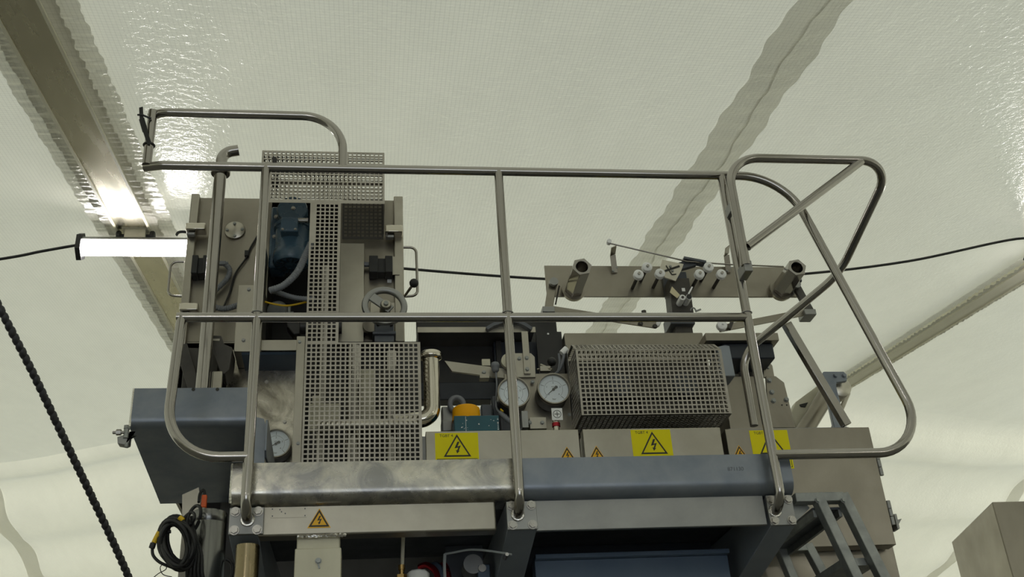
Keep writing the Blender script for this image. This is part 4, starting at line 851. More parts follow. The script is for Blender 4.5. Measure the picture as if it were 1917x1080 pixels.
# ------------------------------------------------------------------ ochre cap on teal box, grey valve parts
t = thing('valve_actuator', 'teal painted actuator box with an ochre yellow round cap', 'actuator', W(893, 815, 4.1))
x_, X_, z_, Z_ = R((850, 778), (936, 815), 4.09); b = MB(); b.box(x_, X_, 4.09, 4.20, z_, Z_); b.build('box', 'teal_paint', t, bevel=0.003)
b = MB(); p = W(873, 778, 4.15); b.lathe([(0, 0.058), (0.05, 0.058), (0.057, 0.052), (0.060, 0.0), (0.060, -0.004)], (p.x, 4.15, Z_ - 0.001), (0, 0, 1), 32); b.build('cap', 'ochre_plastic', t)
p = W(872, 790, 4.0895); b = MB(); b.box(p.x - 0.0007, p.x + 0.0007, 4.0893, 4.09, z_ + 0.02, Z_ - 0.004)
for _ in range(26):
    u_, v_ = x_ + (X_ - x_) * random.choice((random.uniform(0.12, 0.3), random.uniform(0.5, 0.98), 0.97)), Z_ - (Z_ - z_) * random.uniform(0.12, 0.7); w = random.uniform(0.0006, 0.003); b.box(u_ - w, u_ + w, 4.0893, 4.09, v_ - w * 0.6, v_ + w * 0.6)
b.build('paint_chips', 'white_plastic', t)
t = thing('ring_valve', 'grey round valve body behind the ochre cap', 'valve', W(860, 800, 4.3))
b = MB(); c = W(855, 757, 4.3); P = [c + Vector((0.03 * math.cos(a), 0, 0.032 * math.sin(a))) for a in [2 * math.pi * k / 24 for k in range(24)]]; b.tube(P, 0.012, 10, closed=True); b.build('ring', 'grey_plastic', t)
b = MB(); b.pbox((826, 760), (852, 806), 4.32, 0.05); b.pbox((826, 785), (848, 808), 4.22, 0.06); b.build('body', 'grey_steel', t, bevel=0.008)
b = MB(); b.pbox((900, 756), (925, 806), 4.28, 0.08); b.pbox((920, 740), (940, 806), 4.31, 0.06); b.pbox((936, 776), (980, 812), 4.26, 0.04); b.build('pump_block', 'mill_dark', t, bevel=0.008)
b = MB(); ribbed(b, [W(936, 772, 4.2), W(950, 785, 4.18), W(968, 800, 4.18), W(985, 815, 4.18)], 0.012, 0.01); b.build('hose', 'grey_plastic', t)
b = MB(); b.tube([W(937, 766, 4.19), W(942, 770, 4.185)], 0.004, 8); b.build('hose_band', 'yellow_cable', t)

# ================================================================== ELECTRICAL CABINETS
YB = 4.0; zT = W(900, 806, YB).z
def ebox(x0, x1, label):
    t = thing('electrical_box', label, 'electrical box', ((x0 + x1) / 2, YB + 0.05, ZBT + 0.025)); b = MB(); b.box(x0, x1, YB, YB + 0.05, ZBT + 0.025, zT); d = b.build('door', 'panel_steel', t, bevel=0.003)
    b = MB(); b.box(x0 + 0.006, x1 - 0.006, YB + 0.051, YB + 0.10, ZBT + 0.025, zT - 0.008); b.build('carcass', 'panel_steel_warm', t); return t, d
t1, d1 = ebox(W(797, 820, YB).x, W(1084, 820, YB).x, 'stainless electrical box with yellow hazard sticker below the elbow pipe')
t2, d2 = ebox(W(1092, 820, YB).x, W(1351, 820, YB).x, 'stainless electrical box with yellow hazard sticker below the wide perforated cover')
big_sticker((814, 811), (898, 882), YB - 0.0002, (855, 813), (855, 855), d1); small_sticker((1061, 838), YB - 0.0002, 0.054, d1)
big_sticker((1180, 805), (1264, 876), YB - 0.0002, (1220, 808), (1221, 850), d2); small_sticker((1116, 836), YB - 0.0002, 0.054, d2)
b = MB(); b.box(W(786, 820, 4.04).x, W(796, 820, 4.04).x, 4.03, 4.05, ZBT + 0.025, zT - 0.01); b.build('gap_filler', 'grey_steel', t1)  # added plate closing the gap where bright tent cloth showed through
b = MB(); b.pbox((1349, 840), (1355, 866), YB + 0.01, 0.02); b.build('hinge', 'polished_steel', t2)
# small filler with the cabinets' shadow gap
t = thing('electrical_cabinet', 'tall stainless electrical cabinet with hinged door beside the stairs', 'cabinet', (1.78, 4.25, 0))
dx0 = W(1357, 802, YB).x; dx1 = W(1627, 800, YB).x; dzt = W(1500, 801, YB).z; dzb = W(1600, 1022, YB).z
b = MB(); b.box(dx0, dx1, YB, YB + 0.07, dzb, dzt); dr = b.build('door', 'panel_steel_warm', t, bevel=0.003)
b = MB(); b.box(dx0 + 0.01, dx1 + 0.028, YB + 0.085, 4.5, 0, dzt - 0.004); b.build('carcass', 'panel_steel_warm', t, bevel=0.003)
b = MB(); b.box(dx0 + 0.02, dx1 - 0.02, YB + 0.071, YB + 0.084, dzb + 0.02, dzt - 0.02); b.build('door_seal', 'black_rubber', t)
big_sticker((1402, 806), (1487, 877), YB - 0.0002, (1440, 808), (1446, 850), dr); small_sticker((1383, 835), YB - 0.0002, 0.054, dr)
for py in (868, 960): 
    px = 1641 + (py - 868) * 0.24; b = MB(); p = W(px, py, YB + 0.01); b.cyl((dx1 + 0.012, YB + 0.012, p.z - 0.05), (dx1 + 0.012, YB + 0.012, p.z - 0.018), 0.010, n=10); b.cyl((dx1 + 0.012, YB + 0.012, p.z - 0.015), (dx1 + 0.012, YB + 0.012, p.z + 0.015), 0.010, n=10); b.cyl((dx1 + 0.012, YB + 0.012, p.z + 0.018), (dx1 + 0.012, YB + 0.012, p.z + 0.05), 0.010, n=10); b.build('hinge', 'grey_steel', t)
p = W(1682, 978, YB + 0.03); b = MB(); b.prism([(dx1 + 0.026, p.z - 0.03), (dx1 + 0.026, p.z + 0.03), (dx1 + 0.036, p.z + 0.03), (dx1 + 0.036, p.z + 0.006), (dx1 + 0.054, p.z + 0.01), (dx1 + 0.036, p.z - 0.012), (dx1 + 0.036, p.z - 0.03)], 'y', YB + 0.01, YB + 0.06); b.build('latch_striker', 'grey_steel', t)
b = MB(); z_ = dzt; b.prism([(dx0 + 0.005, z_ + 0.001), (dx1 - 0.055, z_ + 0.001), (dx1 - 0.075, z_ + 0.014), (dx0 + 0.03, z_ + 0.014)], 'y', YB + 0.035, 4.45); b.build('top_plate', 'grey_steel', t)

# ================================================================== WIDE PERFORATED COVER
YQ = 4.04
t = thing('perforated_cover', 'wide perforated steel cover with slanted top edge above the electrical boxes', 'guard', (W(1220, 800, YQ).x, 4.15, W(1220, 776, YQ).z))
qx0 = W(1081, 700, YQ).x; qx1 = W(1357, 700, YQ).x; qz0 = W(1220, 776, YQ).z; qz1 = W(1220, 654, YQ).z; qd = 0.21
b = MB(); perforated(b, qx0, qx1, qz0, qz1, YQ, pitch=0.0196, edge=0.004); b.build('cover_front', 'mesh_steel', t)
b = MB(); perforated(b, qx0, qx1, 0, qd, 0, pitch=0.0196, edge=0.004, mp=plane_map((0, YQ, qz0), (1, 0, 0), (0, 1, 0))); b.build('cover_bottom', 'mesh_steel', t)
v = Vector((0, 0.07, 0.055)); b = MB(); perforated(b, qx0, qx1, 0, v.length, 0, pitch=0.0196, edge=0.003, mp=plane_map((0, YQ, qz1), (1, 0, 0), v)); b.build('cover_bevel', 'mesh_steel', t)
b = MB(); perforated(b, qx0, qx1, 0, qd - 0.07, 0, pitch=0.0196, edge=0.003, mp=plane_map((0, YQ + 0.07, qz1 + 0.055), (1, 0, 0), (0, 1, 0))); b.build('cover_top', 'mesh_steel', t)
for x_ in (qx0, qx1): b = MB(); perforated(b, 0, qd, 0, qz1 - qz0, 0, pitch=0.0196, edge=0.004, mp=plane_map((x_, YQ, qz0), (0, 1, 0), (0, 0, 1))); b.build('cover_end', 'mesh_steel', t)
# things under the cover
b = MB(); b.box(qx0 + 0.01, qx1 - 0.01, 4.242, 4.248, qz0 + 0.01, qz1 + 0.04); b.build('shade_sheet', 'cast_brown', t)  # added dark sheet standing in for the dim space behind the holes
b = MB(); b.box(qx0 + 0.28, qx1 - 0.08, 4.12, 4.22, qz0 + 0.02, qz0 + 0.09); b.box(qx0 + 0.04, qx1 - 0.05, 4.2, 4.24, qz0 + 0.14, qz0 + 0.2); tag(b.build('drive_bar', 'cast_brown', bevel=0.004), 'dark drive bars inside the wide perforated cover', 'bar')
for xx in (qx0 + 0.19, qx1 - 0.17):
    b = MB(); b.lathe([(0, -0.02), (0.05, -0.02), (0.055, -0.012), (0.048, 0), (0.055, 0.012), (0.05, 0.02), (0, 0.02)], (xx, 4.095, qz0 + 0.155), (0, 1, 0), 24); tag(b.build('drive_pulley', 'mill_dark'), 'dark drive pulley inside the perforated cover, ' + ('nearer the gauges' if xx < qx0 + 0.3 else 'nearer the stairs'), 'pulley', 'drive pulleys inside the perforated cover')

# ================================================================== RIGHT-HAND MACHINE PARTS
t = thing('side_housing', 'stainless side housing with dark overhanging head beside the stairs', 'housing', (W(1420, 800, 4.35).x, 4.45, 3.05))
x_, X_, z_, Z_ = R((1366, 704), (1440, 800), 4.36); b = MB(); b.box(x_ - 0.04, X_, 4.36, 4.62, dzt + 0.015, Z_); b.build('casing', 'panel_steel_warm', t, bevel=0.003)
P = [W(*q, 4.33) for q in ((1434, 704), (1452, 704), (1468, 716), (1489, 800), (1440, 800))]
b = MB(); b.prism([(v.x, v.z) for v in P], 'y', 4.33, 4.345); sp = b.build('bolted_plate', 'panel_steel_warm', t, bevel=0.001)
for q in ((1440, 712), (1445, 734), (1448, 750), (1472, 748)): bolt(sp, W(*q, 4.329), 0.0095, 'galvanised')
for q in ((1464, 758), (1473, 758)): b = MB(); p = W(*q, 4.329); b.cyl((p.x, 4.328, p.z), (p.x, 4.331, p.z), 0.0035, n=10); b.build('drill_hole', 'black_ink', sp)
P = [W(*q, 4.40) for q in ((1428, 677), (1438, 676), (1446, 684), (1450, 706), (1430, 706))]
b = MB(); b.prism([(v.x, v.z) for v in P], 'y', 4.40, 4.415); tp = b.build('lug_plate', 'panel_steel_warm', t, bevel=0.001)
for q in ((1431, 681), (1438, 688)): bolt(tp, W(*q, 4.399), 0.006, 'galvanised')
x_, X_, z_, Z_ = R((1340, 623), (1459, 637), 4.24); x_ = W(1322, 636, 4.24).x; b = MB(); b.box(x_, X_, 4.24, 4.455, z_, Z_); b.build('head_plate', 'panel_steel_warm', t, bevel=0.002)
x2_ = W(1352, 645, 4.27).x; X2_ = W(1447, 645, 4.27).x; b = MB(); b.box(x2_, X2_, 4.27, 4.45, W(1400, 671, 4.27).z, z_); b.build('head_block', 'navy_paint', t, bevel=0.006)
b = MB(); P = [W(*q, 4.26) for q in ((1344, 648), (1358, 645), (1366, 647), (1377, 704), (1345, 704))]; b.prism([(v.x, v.z) for v in P], 'y', 4.26, 4.4); b.build('cheek', 'bracket_paint', t, bevel=0.004)
b = MB(); b.pbox((1378, 668), (1412, 706), 4.42, 0.1); b.build('neck', 'cast_brown', t)
# pulley bracket
t = thing('pulley_bracket', 'blue grey bolted pulley bracket standing behind the stay', 'bracket', (W(1575, 797, 4.42).x, 4.44, 3.12))
P = [W(*q, 4.42) for q in ((1542, 695), (1580, 695), (1586, 701), (1586, 713), (1566, 716), (1566, 724), (1585, 797), (1561, 797), (1545, 724), (1538, 703))]
P2 = [(v.x, v.z) for v in P[:7]] + [(P[6].x, dzt + 0.0145), (P[7].x - 0.012, dzt + 0.0145), (P[7].x, P[7].z)] + [(v.x, v.z) for v in P[8:]]
b = MB(); b.prism(P2, 'y', 4.42, 4.445); pk = b.build('bracket_plate', 'mill_steel', t, bevel=0.004)
for q in ((1564, 703), (1580, 703), (1560, 748)): bolt(pk, W(*q, 4.419), 0.009, 'mill_steel')
c = W(1574, 725, 4.47)
for k in range(3):
    b = MB(); y_ = 4.475 + k * 0.028; b.lathe([(0, -0.012), (0.048, -0.012), (0.05, -0.01), (0.036, 0), (0.05, 0.010), (0.048, 0.012), (0, 0.012)], (c.x, y_, c.z), (0, 1, 0), 28); b.build('pulley', 'panel_light', t)
# hydraulic strut and profile behind
t = thing('gas_strut', 'beige hydraulic strut leaning towards the pulley bracket', 'strut', W(1500, 797, 4.7))
a0 = W(1510, 800, 4.7); a1 = W(1562, 715, 4.7); b = MB(); b.cyl(a0 - (a1 - a0) * 0.3, a1, 0.042, n=22); b.build('barrel', 'panel_steel_warm', t)
b = MB(); b.cyl(a0 + Vector((0.09, 0, -0.08)), a1 + Vector((0.06, 0, -0.06)), 0.012, n=12); b.build('guide_rod', 'panel_steel', t)
b = MB(); P = [W(*q, 4.78) for q in ((1481, 775), (1490, 752), (1530, 722), (1545, 726), (1520, 790), (1490, 800))]; b.prism([(v.x, v.z) for v in P], 'y', 4.78, 4.84); b.build('end_plate', 'beige_paint', t, bevel=0.004)
P = [W(*q, 4.775) for q in ((1497, 757), (1513, 753), (1508, 762), (1499, 761))]; b = MB(); b.prism([(v.x, v.z) for v in P], 'y', 4.775, 4.785); b.build('slot', 'black_ink', t)

# ================================================================== BOBBIN CREEL
YC_ = 4.72
cr_ = thing('bobbin_creel', 'steel creel plate on a post above the casing', 'creel', (W(1275, 622, YC_).x, YC_, W(1275, 622, 4.6).z))
x0, x1, z0, z1 = R((1019, 497), (1497, 556), YC_); x1 = W(1491, 500, YC_).x
b = MB(); b.box(x0, x1, YC_, YC_ + 0.01, z0, z1); b.build('plate', 'panel_steel_warm', cr_, bevel=0.001)
# post
b = MB(); x_, X_, z_, Z_ = R((1254, 520), (1296, 590), 4.60); b.prism([(W(1252, 520, 4.60).x, Z_), (W(1290, 520, 4.6).x, Z_), (W(1299, 586, 4.60).x, W(1299, 586, 4.6).z), (W(1259, 586, 4.60).x, W(1259, 586, 4.6).z)], 'y', 4.60, 4.70); b.build('upper_post', 'cast_brown', cr_, bevel=0.003)
b = MB(); b.pbox((1240, 508), (1292, 556), 4.69, 0.028); b.build('slide_plate', 'mill_dark', cr_, bevel=0.003)
b = MB(); b.pbox((1253, 584), (1302, 606), 4.57, 0.13); b.build('collar', 'mill_dark', cr_, bevel=0.004)
b = MB(); x_, X_, z_, Z_ = R((1264, 606), (1298, 626), 4.60); b.box(x_, X_, 4.60, 4.70, W(1056, 623, 4.46).z + 0.001, Z_); b.build('lower_post', 'cast_brown', cr_)
P = [W(*q, 4.575) for q in ((1240, 486), (1280, 494), (1276, 505), (1265, 526), (1245, 519), (1234, 508))]
b = MB(); b.prism([(v.x, v.z) for v in P], 'y', 4.575, 4.585); dp = b.build('guide_plate', 'panel_light', cr_, bevel=0.001)
b = MB(); b.bar(W(1247, 497, 4.573), W(1258, 514, 4.573), 0.004, 0.004); b.bar(W(1258, 514, 4.573), W(1266, 513, 4.573), 0.004, 0.004); b.bar(W(1245, 507, 4.573), W(1272, 498, 4.573), 0.010, 0.003); b.build('slot', 'black_ink', dp)
for q in ((1255, 499), (1259, 507)): bolt(dp, W(*q, 4.574), 0.006, 'galvanised')
b = MB(); b.bar(W(1272, 500, 4.61), W(1300, 492, 4.61), 0.04, 0.03); b.bar(W(1278, 486, 4.60), W(1320, 494, 4.60), 0.014, 0.05); b.build('rod_clamp', 'mill_dark', cr_, bevel=0.002)
b = MB(); b.tube([W(1140, 455, 4.58), W(1230, 476, 4.58), W(1285, 489, 4.58), W(1365, 495, 4.60), W(1467, 499, 4.62)], 0.0042, 8); b.build('feeler_rod', 'tube_steel', cr_)
p = W(1140, 453, 4.58); b = MB(); b.cyl(p - Vector((0, 0.012, 0)), p + Vector((0, 0.012, 0)), 0.012, n=16); b.build('end_roller', 'white_plastic', cr_)
for q in (((1142, 460), (1155, 461), (1154, 477), (1141, 477)), ((1141, 477), (1154, 477), (1158, 509), (1147, 511))):
    pass
for dx in (0, 213):
    b = MB(); a0 = W(1149 + dx, 462, 4.60); a1 = W(1147 + dx, 477, 4.68); a2 = W(1151 + dx, 510, 4.712)
    b.bar(a0, a1, 0.030, 0.004, (0, 1, 0.3)); b.bar(a1, a2, 0.030, 0.004, (0, 1, 0)); bk = b.build('rod_bracket', 'panel_steel_warm', cr_)
    for q in ((1148 + dx, 507), (1154 + dx, 501)): bolt(bk, W(*q, 4.706), 0.006, 'galvanised')
# hexagonal bobbin spindles
for k, (px, py) in enumerate(((1073, 546), (1460, 546))):
    c = W(px, py, YC_); yn = 4.46
    b = MB(); b.lathe([(0, -0.03), (0.063, -0.03), (0.063, -0.022), (0.057, -0.016), (0.057, 0), (0, 0)], (c.x, YC_, c.z), (0, 1, 0), 32); b.build('spindle_flange', 'panel_steel_warm', cr_)
    b = MB(); R0 = 0.051; hx = [(c.x + R0 * math.cos(math.radians(60 * i + 12)), c.z + R0 * math.sin(math.radians(60 * i + 12))) for i in range(6)]; rh = 0.030; N = 24
    inner = [(c.x + rh * math.cos(2 * math.pi * i / N + math.radians(12)), c.z + rh * math.sin(2 * math.pi * i / N + math.radians(12))) for i in range(N)]
    vs = [(p, yn, q) for p, q in hx] + [(p, YC_ - 0.03, q) for p, q in hx] + [(p, yn, q) for p, q in inner] + [(p, yn + 0.12, q) for p, q in inner]
    fs = [(i, (i + 1) % 6, 6 + (i + 1) % 6, 6 + i) for i in range(6)] + [tuple(range(6, 12))]
    for i in range(6):
        seq = [12 + (4 * i + m_) % N for m_ in range(5)]; fs.append(tuple([i] + seq + [(i + 1) % 6]))
    fs += [(12 + i, 12 + (i + 1) % N, 36 + (i + 1) % N, 36 + i) for i in range(N)] + [tuple(range(36, 36 + N))]
    b.add(vs, fs); b.build('hexagon_spindle', 'tube_steel', cr_, bevel=0.003)
# guide rollers on pins
def roller_mesh(b): b.lathe([(0.2, -0.55), (0.85, -0.55), (1.0, -0.4), (1.0, -0.3), (0.88, -0.1), (0.88, 0.1), (1.0, 0.3), (1.0, 0.4), (0.85, 0.55), (0.2, 0.55)], (0, 0, 0), (0, 1, 0), 24); b.lathe([(0, -0.45), (0.25, -0.45)], (0, 0, 0), (0, 1, 0), 12)
for (px, py) in ((1195, 515), (1211, 501), (1235, 513), (1309, 514), (1326, 501), (1350, 514)):
    p = W(px, py, 4.58); ro = inst('roller', roller_mesh, 'white_plastic', 'guide_roller', cr_, p, scale=0.026)
    b = MB(); b.cyl(p + Vector((0, 0.012, 0)), (p.x, YC_, p.z), 0.009, n=12); b.build('roller_pin', 'cast_brown', cr_)
    b = MB(); b.cyl(p + Vector((0, -0.024, 0)), p + Vector((0, -0.008, 0)), 0.008, n=6); b.build('roller_nut', 'bolt_steel', cr_)
p = W(1351, 610, 4.56); inst('roller', roller_mesh, 'white_plastic', 'guide_roller', cr_, p, scale=0.026)
for k, (px, py, m_) in enumerate(((1276, 560, 'white_plastic'), (1288, 559, 'white_plastic'))):
    p = W(px, py, 4.55); b = MB(); b.cyl(p + Vector((0, -0.02, 0)), p + Vector((0, 0.05, 0)), 0.0155, n=18); rr_ = b.build('nip_roller', m_, cr_)
    b = MB(); b.cyl(p + Vector((0, -0.023, 0)), p + Vector((0, -0.02, 0)), 0.007 if k == 0 else 0.0135, n=14); b.build('roller_cap', 'cast_brown' if k == 0 else 'black_rubber', rr_)
b = MB(); P = [W(*q, 4.58) for q in ((1258, 536), (1273, 552), (1268, 558), (1254, 547))]; b.prism([(v.x, v.z) for v in P], 'y', 4.58, 4.583); b.build('scraper', 'paper_tan', cr_)
b = MB(); b.bar(W(1289, 550, 4.575), W(1296, 537, 4.575), 0.008, 0.004); b.build('scraper', 'white_plastic', cr_)
b = MB(); b.pbox((1276, 539), (1283, 545), 4.598, 0.003); b.build('paper_tag', 'white_plastic', cr_)
b = MB(); b.tube(fillet([W(1292, 582, 4.6), W(1294, 577, 4.6), W(1300, 576, 4.6), W(1303, 582, 4.6)], 0.01, 4), 0.004, 8); b.bar(W(1302, 583, 4.6), W(1312, 579, 4.6), 0.008, 0.006); b.build('locking_lever', 'grey_steel', cr_)
# dancer arms at both ends
for k, (top, low, tip) in enumerate((((1035, 525), (1027, 578), (1228, 609)), ((1487, 530), (1516, 583), (1345, 616)))):
    b = MB(); a0 = W(*top, 4.68); a1 = W(*low, 4.60); b.bar(a0, a1, 0.042, 0.02, (0, 1, 0)); b.build('pivot_arm', 'panel_steel_warm' if k == 0 else 'cast_brown', cr_, bevel=0.002)
    b = MB(); b.bar(a1, W(*tip, 4.58), 0.036, 0.008, (0, 1, 0)); da = b.build('dancer_arm', 'panel_steel_warm', cr_, bevel=0.001)
    b = MB(); p = W(*low, 4.58); b.box(p.x - 0.032, p.x + 0.03, 4.57, 4.66, p.z - 0.022, p.z + 0.01); b.build('pivot_block', 'grey_steel', cr_, bevel=0.004)
    b = MB(); p = W(*top, 4.66); b.cyl(p + Vector((0, -0.03, -0.02)), p + Vector((0, 0.06, -0.02)), 0.022, n=18); b.build('pivot_boss', 'grey_steel', cr_)
    if k == 0:
        for q in ((1199, 606), (1226, 611)): bolt(da, W(*q, 4.575), 0.010, 'cast_brown')
        b = MB(); b.cyl(W(1047, 535, 4.66), W(1040, 570, 4.66), 0.004, n=8); b.build('spring_rod', 'cast_brown', cr_)
        p = W(1205, 582, 4.58); b = MB(); b.cyl(p + Vector((0, 0, -0.05)), p, 0.012, n=12); b.build('stop_pin', 'cast_brown', cr_)
        p = W(1228, 604, 4.60); ro = inst('roller', roller_mesh, 'white_plastic', 'guide_roller', cr_, p, scale=0.024)
    else:
        b = MB(); p = W(1368, 610, 4.56); b.bar(W(1371, 600, 4.56), W(1365, 616, 4.56), 0.016, 0.02); b.build('stop_block', 'cast_brown', da)
        b = MB(); p = W(1498, 522, 4.66); b.cyl(p + Vector((-0.02, -0.03, -0.03)), p + Vector((0, 0.0, 0.03)), 0.012, n=10); b.build('spring', 'mill_dark', cr_)

# ================================================================== STAIRS AT THE PLATFORM END
YS = 3.40
stt = thing('access_stairs', 'galvanised access stairs leading down from the platform end', 'stairs', (1.9, 3.6, 0))
def stringer(Y, top_l, top_r, a0, a1, b0, b1, bar0):
    # sloping rails continue to the floor
    for k, (p0, p1) in enumerate(((a0, a1), (b0, b1))):
        A0, A1 = W(*p0, Y), W(*p1, Y); d = A1 - A0; tt = (A0.z - 0.02) / (A0.z - A1.z); b = MB(); b.bar(A0, A0 + d * tt, 0.034, 0.045, (0, 1, 0)); sr = b.build('stringer', 'galvanised', stt, bevel=0.003)
        if bar0:
            pp = W(p0[0] + 4, p0[1] + 10, Y - 0.023); bolt(sr, pp, 0.0085, 'galvanised', 'screw')
    b = MB(); b.pbox(top_l, top_r, Y - 0.022, 0.045); b.build('top_bar', 'galvanised', stt, bevel=0.003)
stringer(YS, (1488, 922), (1583, 937), (1527, 926), (1601, 1080), (1575, 926), (1652, 1080), True)
stringer(3.96, (1458, 1018), (1524, 1030), (1458, 1022), (1482, 1080), (1510, 1020), (1542, 1080), False)
za = W(1530, 940, YS).z
b = MB(); b.box(W(1524, 940, YS).x, W(1578, 940, YS).x, YS + 0.024, 3.936, za - 0.02, za - 0.012); b.build('top_tread', 'mill_dark', stt)
for xx in (W(1524, 940, YS).x, W(1578, 940, YS).x - 0.012): b = MB(); b.box(xx, xx + 0.012, YS + 0.024, 3.936, za - 0.045, za - 0.0205); b.build('tread_edge', 'galvanised', stt)
A0, A1 = W(1527, 926, YS), W(1601, 1080, YS); B0 = W(1575, 926, YS); d = (A1 - A0) / (A0.z - A1.z)
for k in range(1, 12):
    z_ = A0.z - 0.21 * k
    if z_ < 0.1: break
    p = A0 + d * (0.21 * k); w_ = B0.x - A0.x + 0.03; b = MB(); b.box(p.x, p.x + w_, YS + 0.025, 3.935, z_ - 0.03, z_ - 0.005); b.build('tread', 'galvanised', stt)
b = MB(); a0 = W(1493, 940, 3.40); b.prism([(W(1490, 938, YS).x, W(1490, 938, YS).z), (W(1515, 938, YS).x, W(1515, 938, YS).z), (W(1522, 946, YS).x, W(1522, 946, YS).z), (W(1492, 975, YS).x, W(1492, 975, YS).z)], 'y', YS + 0.03, YS + 0.04); b.build('gusset', 'galvanised', stt)

# ================================================================== LOWER LEFT: cylinder, cables, boxes
YV = 3.72
t = thing('stainless_canister', 'brushed stainless canister with banded lid under the platform corner', 'canister', (W(393, 1080, YV).x, YV + 0.06, 1.9))
c = W(394, 960, YV); rc = 0.064; zt_ = W(388, 953, YV).z; xc_ = W(384, 1010, YV).x
b = MB(); b.lathe([(0, zt_), (rc * 0.97, zt_), (rc, zt_ - 0.004), (rc, zt_ - 0.037), (rc * 0.98, zt_ - 0.039), (rc * 0.98, zt_ - 0.042), (rc, zt_ - 0.044), (rc, 1.9), (0, 1.9)], (xc_, YV + 0.05, 0), (0, 0, 1), 36); b.build('body', 'canister_steel', t)
b = MB(); b.lathe([(rc, zt_ - 0.262), (rc + 0.006, zt_ - 0.26), (rc + 0.006, zt_ - 0.25), (rc, zt_ - 0.25)], (xc_, YV + 0.05, 0), (0, 0, 1), 36); b.build('band', 'black_rubber', t)
b = MB(); P = [(xc_ + 0.064 + 0.03 * math.cos(a), YV + 0.05, W(430, 1062, YV).z + 0.042 * math.sin(a)) for a in [math.radians(-80 + 160 * k / 12) for k in range(13)]]; b.tube(P, 0.006, 8); b.build('carry_handle', 'black_rubber', t)
p = W(379, 938, YV); t = thing('orange_connector', 'orange plug connector standing on the stainless canister lid', 'connector', (p.x, YV + 0.03, zt_))
b = MB(); b.box(p.x - 0.008, p.x + 0.010, YV + 0.022, YV + 0.042, zt_ + 0.014, W(379, 922, YV).z); b.build('plug', 'orange_plastic', t, bevel=0.003)
b = MB(); b.cyl((p.x + 0.001, YV + 0.032, zt_), (p.x + 0.001, YV + 0.032, zt_ + 0.016), 0.007, n=12); b.build('stem', 'bolt_steel', t)
b = MB(); b.tube(spline([(p.x + 0.001, YV + 0.032, W(379, 922, YV).z), W(381, 917, YV + 0.03), W(374, 925, YV + 0.02), W(372, 940, YV)], 6), 0.005, 8); b.build('lead', 'black_rubber', t)
b = MB(); P = [W(*q, 3.84) for q in ((341, 926), (372, 912), (375, 935), (375, 1000), (341, 1000))]; b.prism([(v.x, v.z) for v in P], 'y', 3.84, 3.85); P = R((341, 990), (375, 1080), 3.84); b.box(P[0], P[1], 3.84, 3.85, 1.9, P[2] + 0.2); tag(b.build('mounting_plate', 'panel_steel'), 'plain grey mounting plate behind the coiled cables', 'plate')
cb_ = thing('cable_coil', 'hanging coil of black cables with yellow tagged connectors', 'cable', W(335, 1065, 3.70))
def coil(cx, cy, rx, ry, tilt, Y, r, name='cable_loop', n=30, ph=0):
    pts = []
    for k in range(n):
        a = 2 * math.pi * k / n + ph; u_, v_ = rx * math.cos(a), ry * math.sin(a); ct, st = math.cos(tilt), math.sin(tilt)
        pts.append(W(cx + u_ * ct - v_ * st, cy + u_ * st + v_ * ct, Y + 0.015 * math.sin(a * 2 + ph)))
    b = MB(); b.tube(pts, r, 8, closed=True); b.build(name, 'black_rubber', cb_)
rng = random.Random(3)
for k in range(14):
    coil(331 + rng.uniform(-6, 7), 1017 + rng.uniform(-6, 5), 26 + rng.uniform(-5, 7), 42 + rng.uniform(-5, 6), -0.30 + rng.uniform(-.15, .15), 3.60 + 0.007 * k, 0.0066, ph=rng.uniform(0, 6))
coil(362, 972, 11, 27, 0.35, 3.66, 0.006); coil(352, 975, 9, 18, 0.6, 3.65, 0.005)
for k in range(5):
    b = MB(); b.tube(spline([W(330 + 7 * k, 975 - 2 * k, 3.64 + .01 * k), W(345 + 5 * k, 1000, 3.63 + .01 * k), W(356 + 5 * k, 1035, 3.64 + .01 * k), W(350 + 7 * k, 1070, 3.66), W(352 + 9 * k, 1110, 3.7)], 8), 0.0062, 8); b.build('cable_strand', 'black_rubber', cb_)
b = MB(); b.tube(spline([W(320, 995, 3.63), W(303, 998, 3.63), W(290, 1012, 3.63), W(285, 1022, 3.63)], 6), 0.006, 8); b.build('cable_strand', 'black_rubber', cb_)
b = MB(); b.tube(spline([W(285, 1026, 3.63), W(287, 1040, 3.63), W(300, 1053, 3.63), W(322, 1062, 3.64)], 6), 0.0052, 8); b.build('cable_strand', 'black_rubber', cb_)
for a0, a1 in (((298, 996), (288, 1016)), ((336, 968), (343, 974)), ((330, 980), (333, 985))):
    b = MB(); b.cyl(W(*a0, 3.622), W(*a1, 3.622), 0.0085, n=12); b.build('connector_sleeve', 'yellow_cable', cb_)
b = MB(); b.cyl(W(287, 1017, 3.62), W(284, 1026, 3.62), 0.010, n=12); b.build('connector_end', 'black_rubber', cb_)
b = MB(); b.tube(spline([W(283, 1085, 3.66), W(296, 1074, 3.66), W(311, 1065, 3.66), W(308, 1055, 3.66), W(300, 1062, 3.66), W(305, 1075, 3.66), W(322, 1080, 3.66)], 6), 0.0015, 6); b.build('loose_wire', 'black_rubber', cb_)
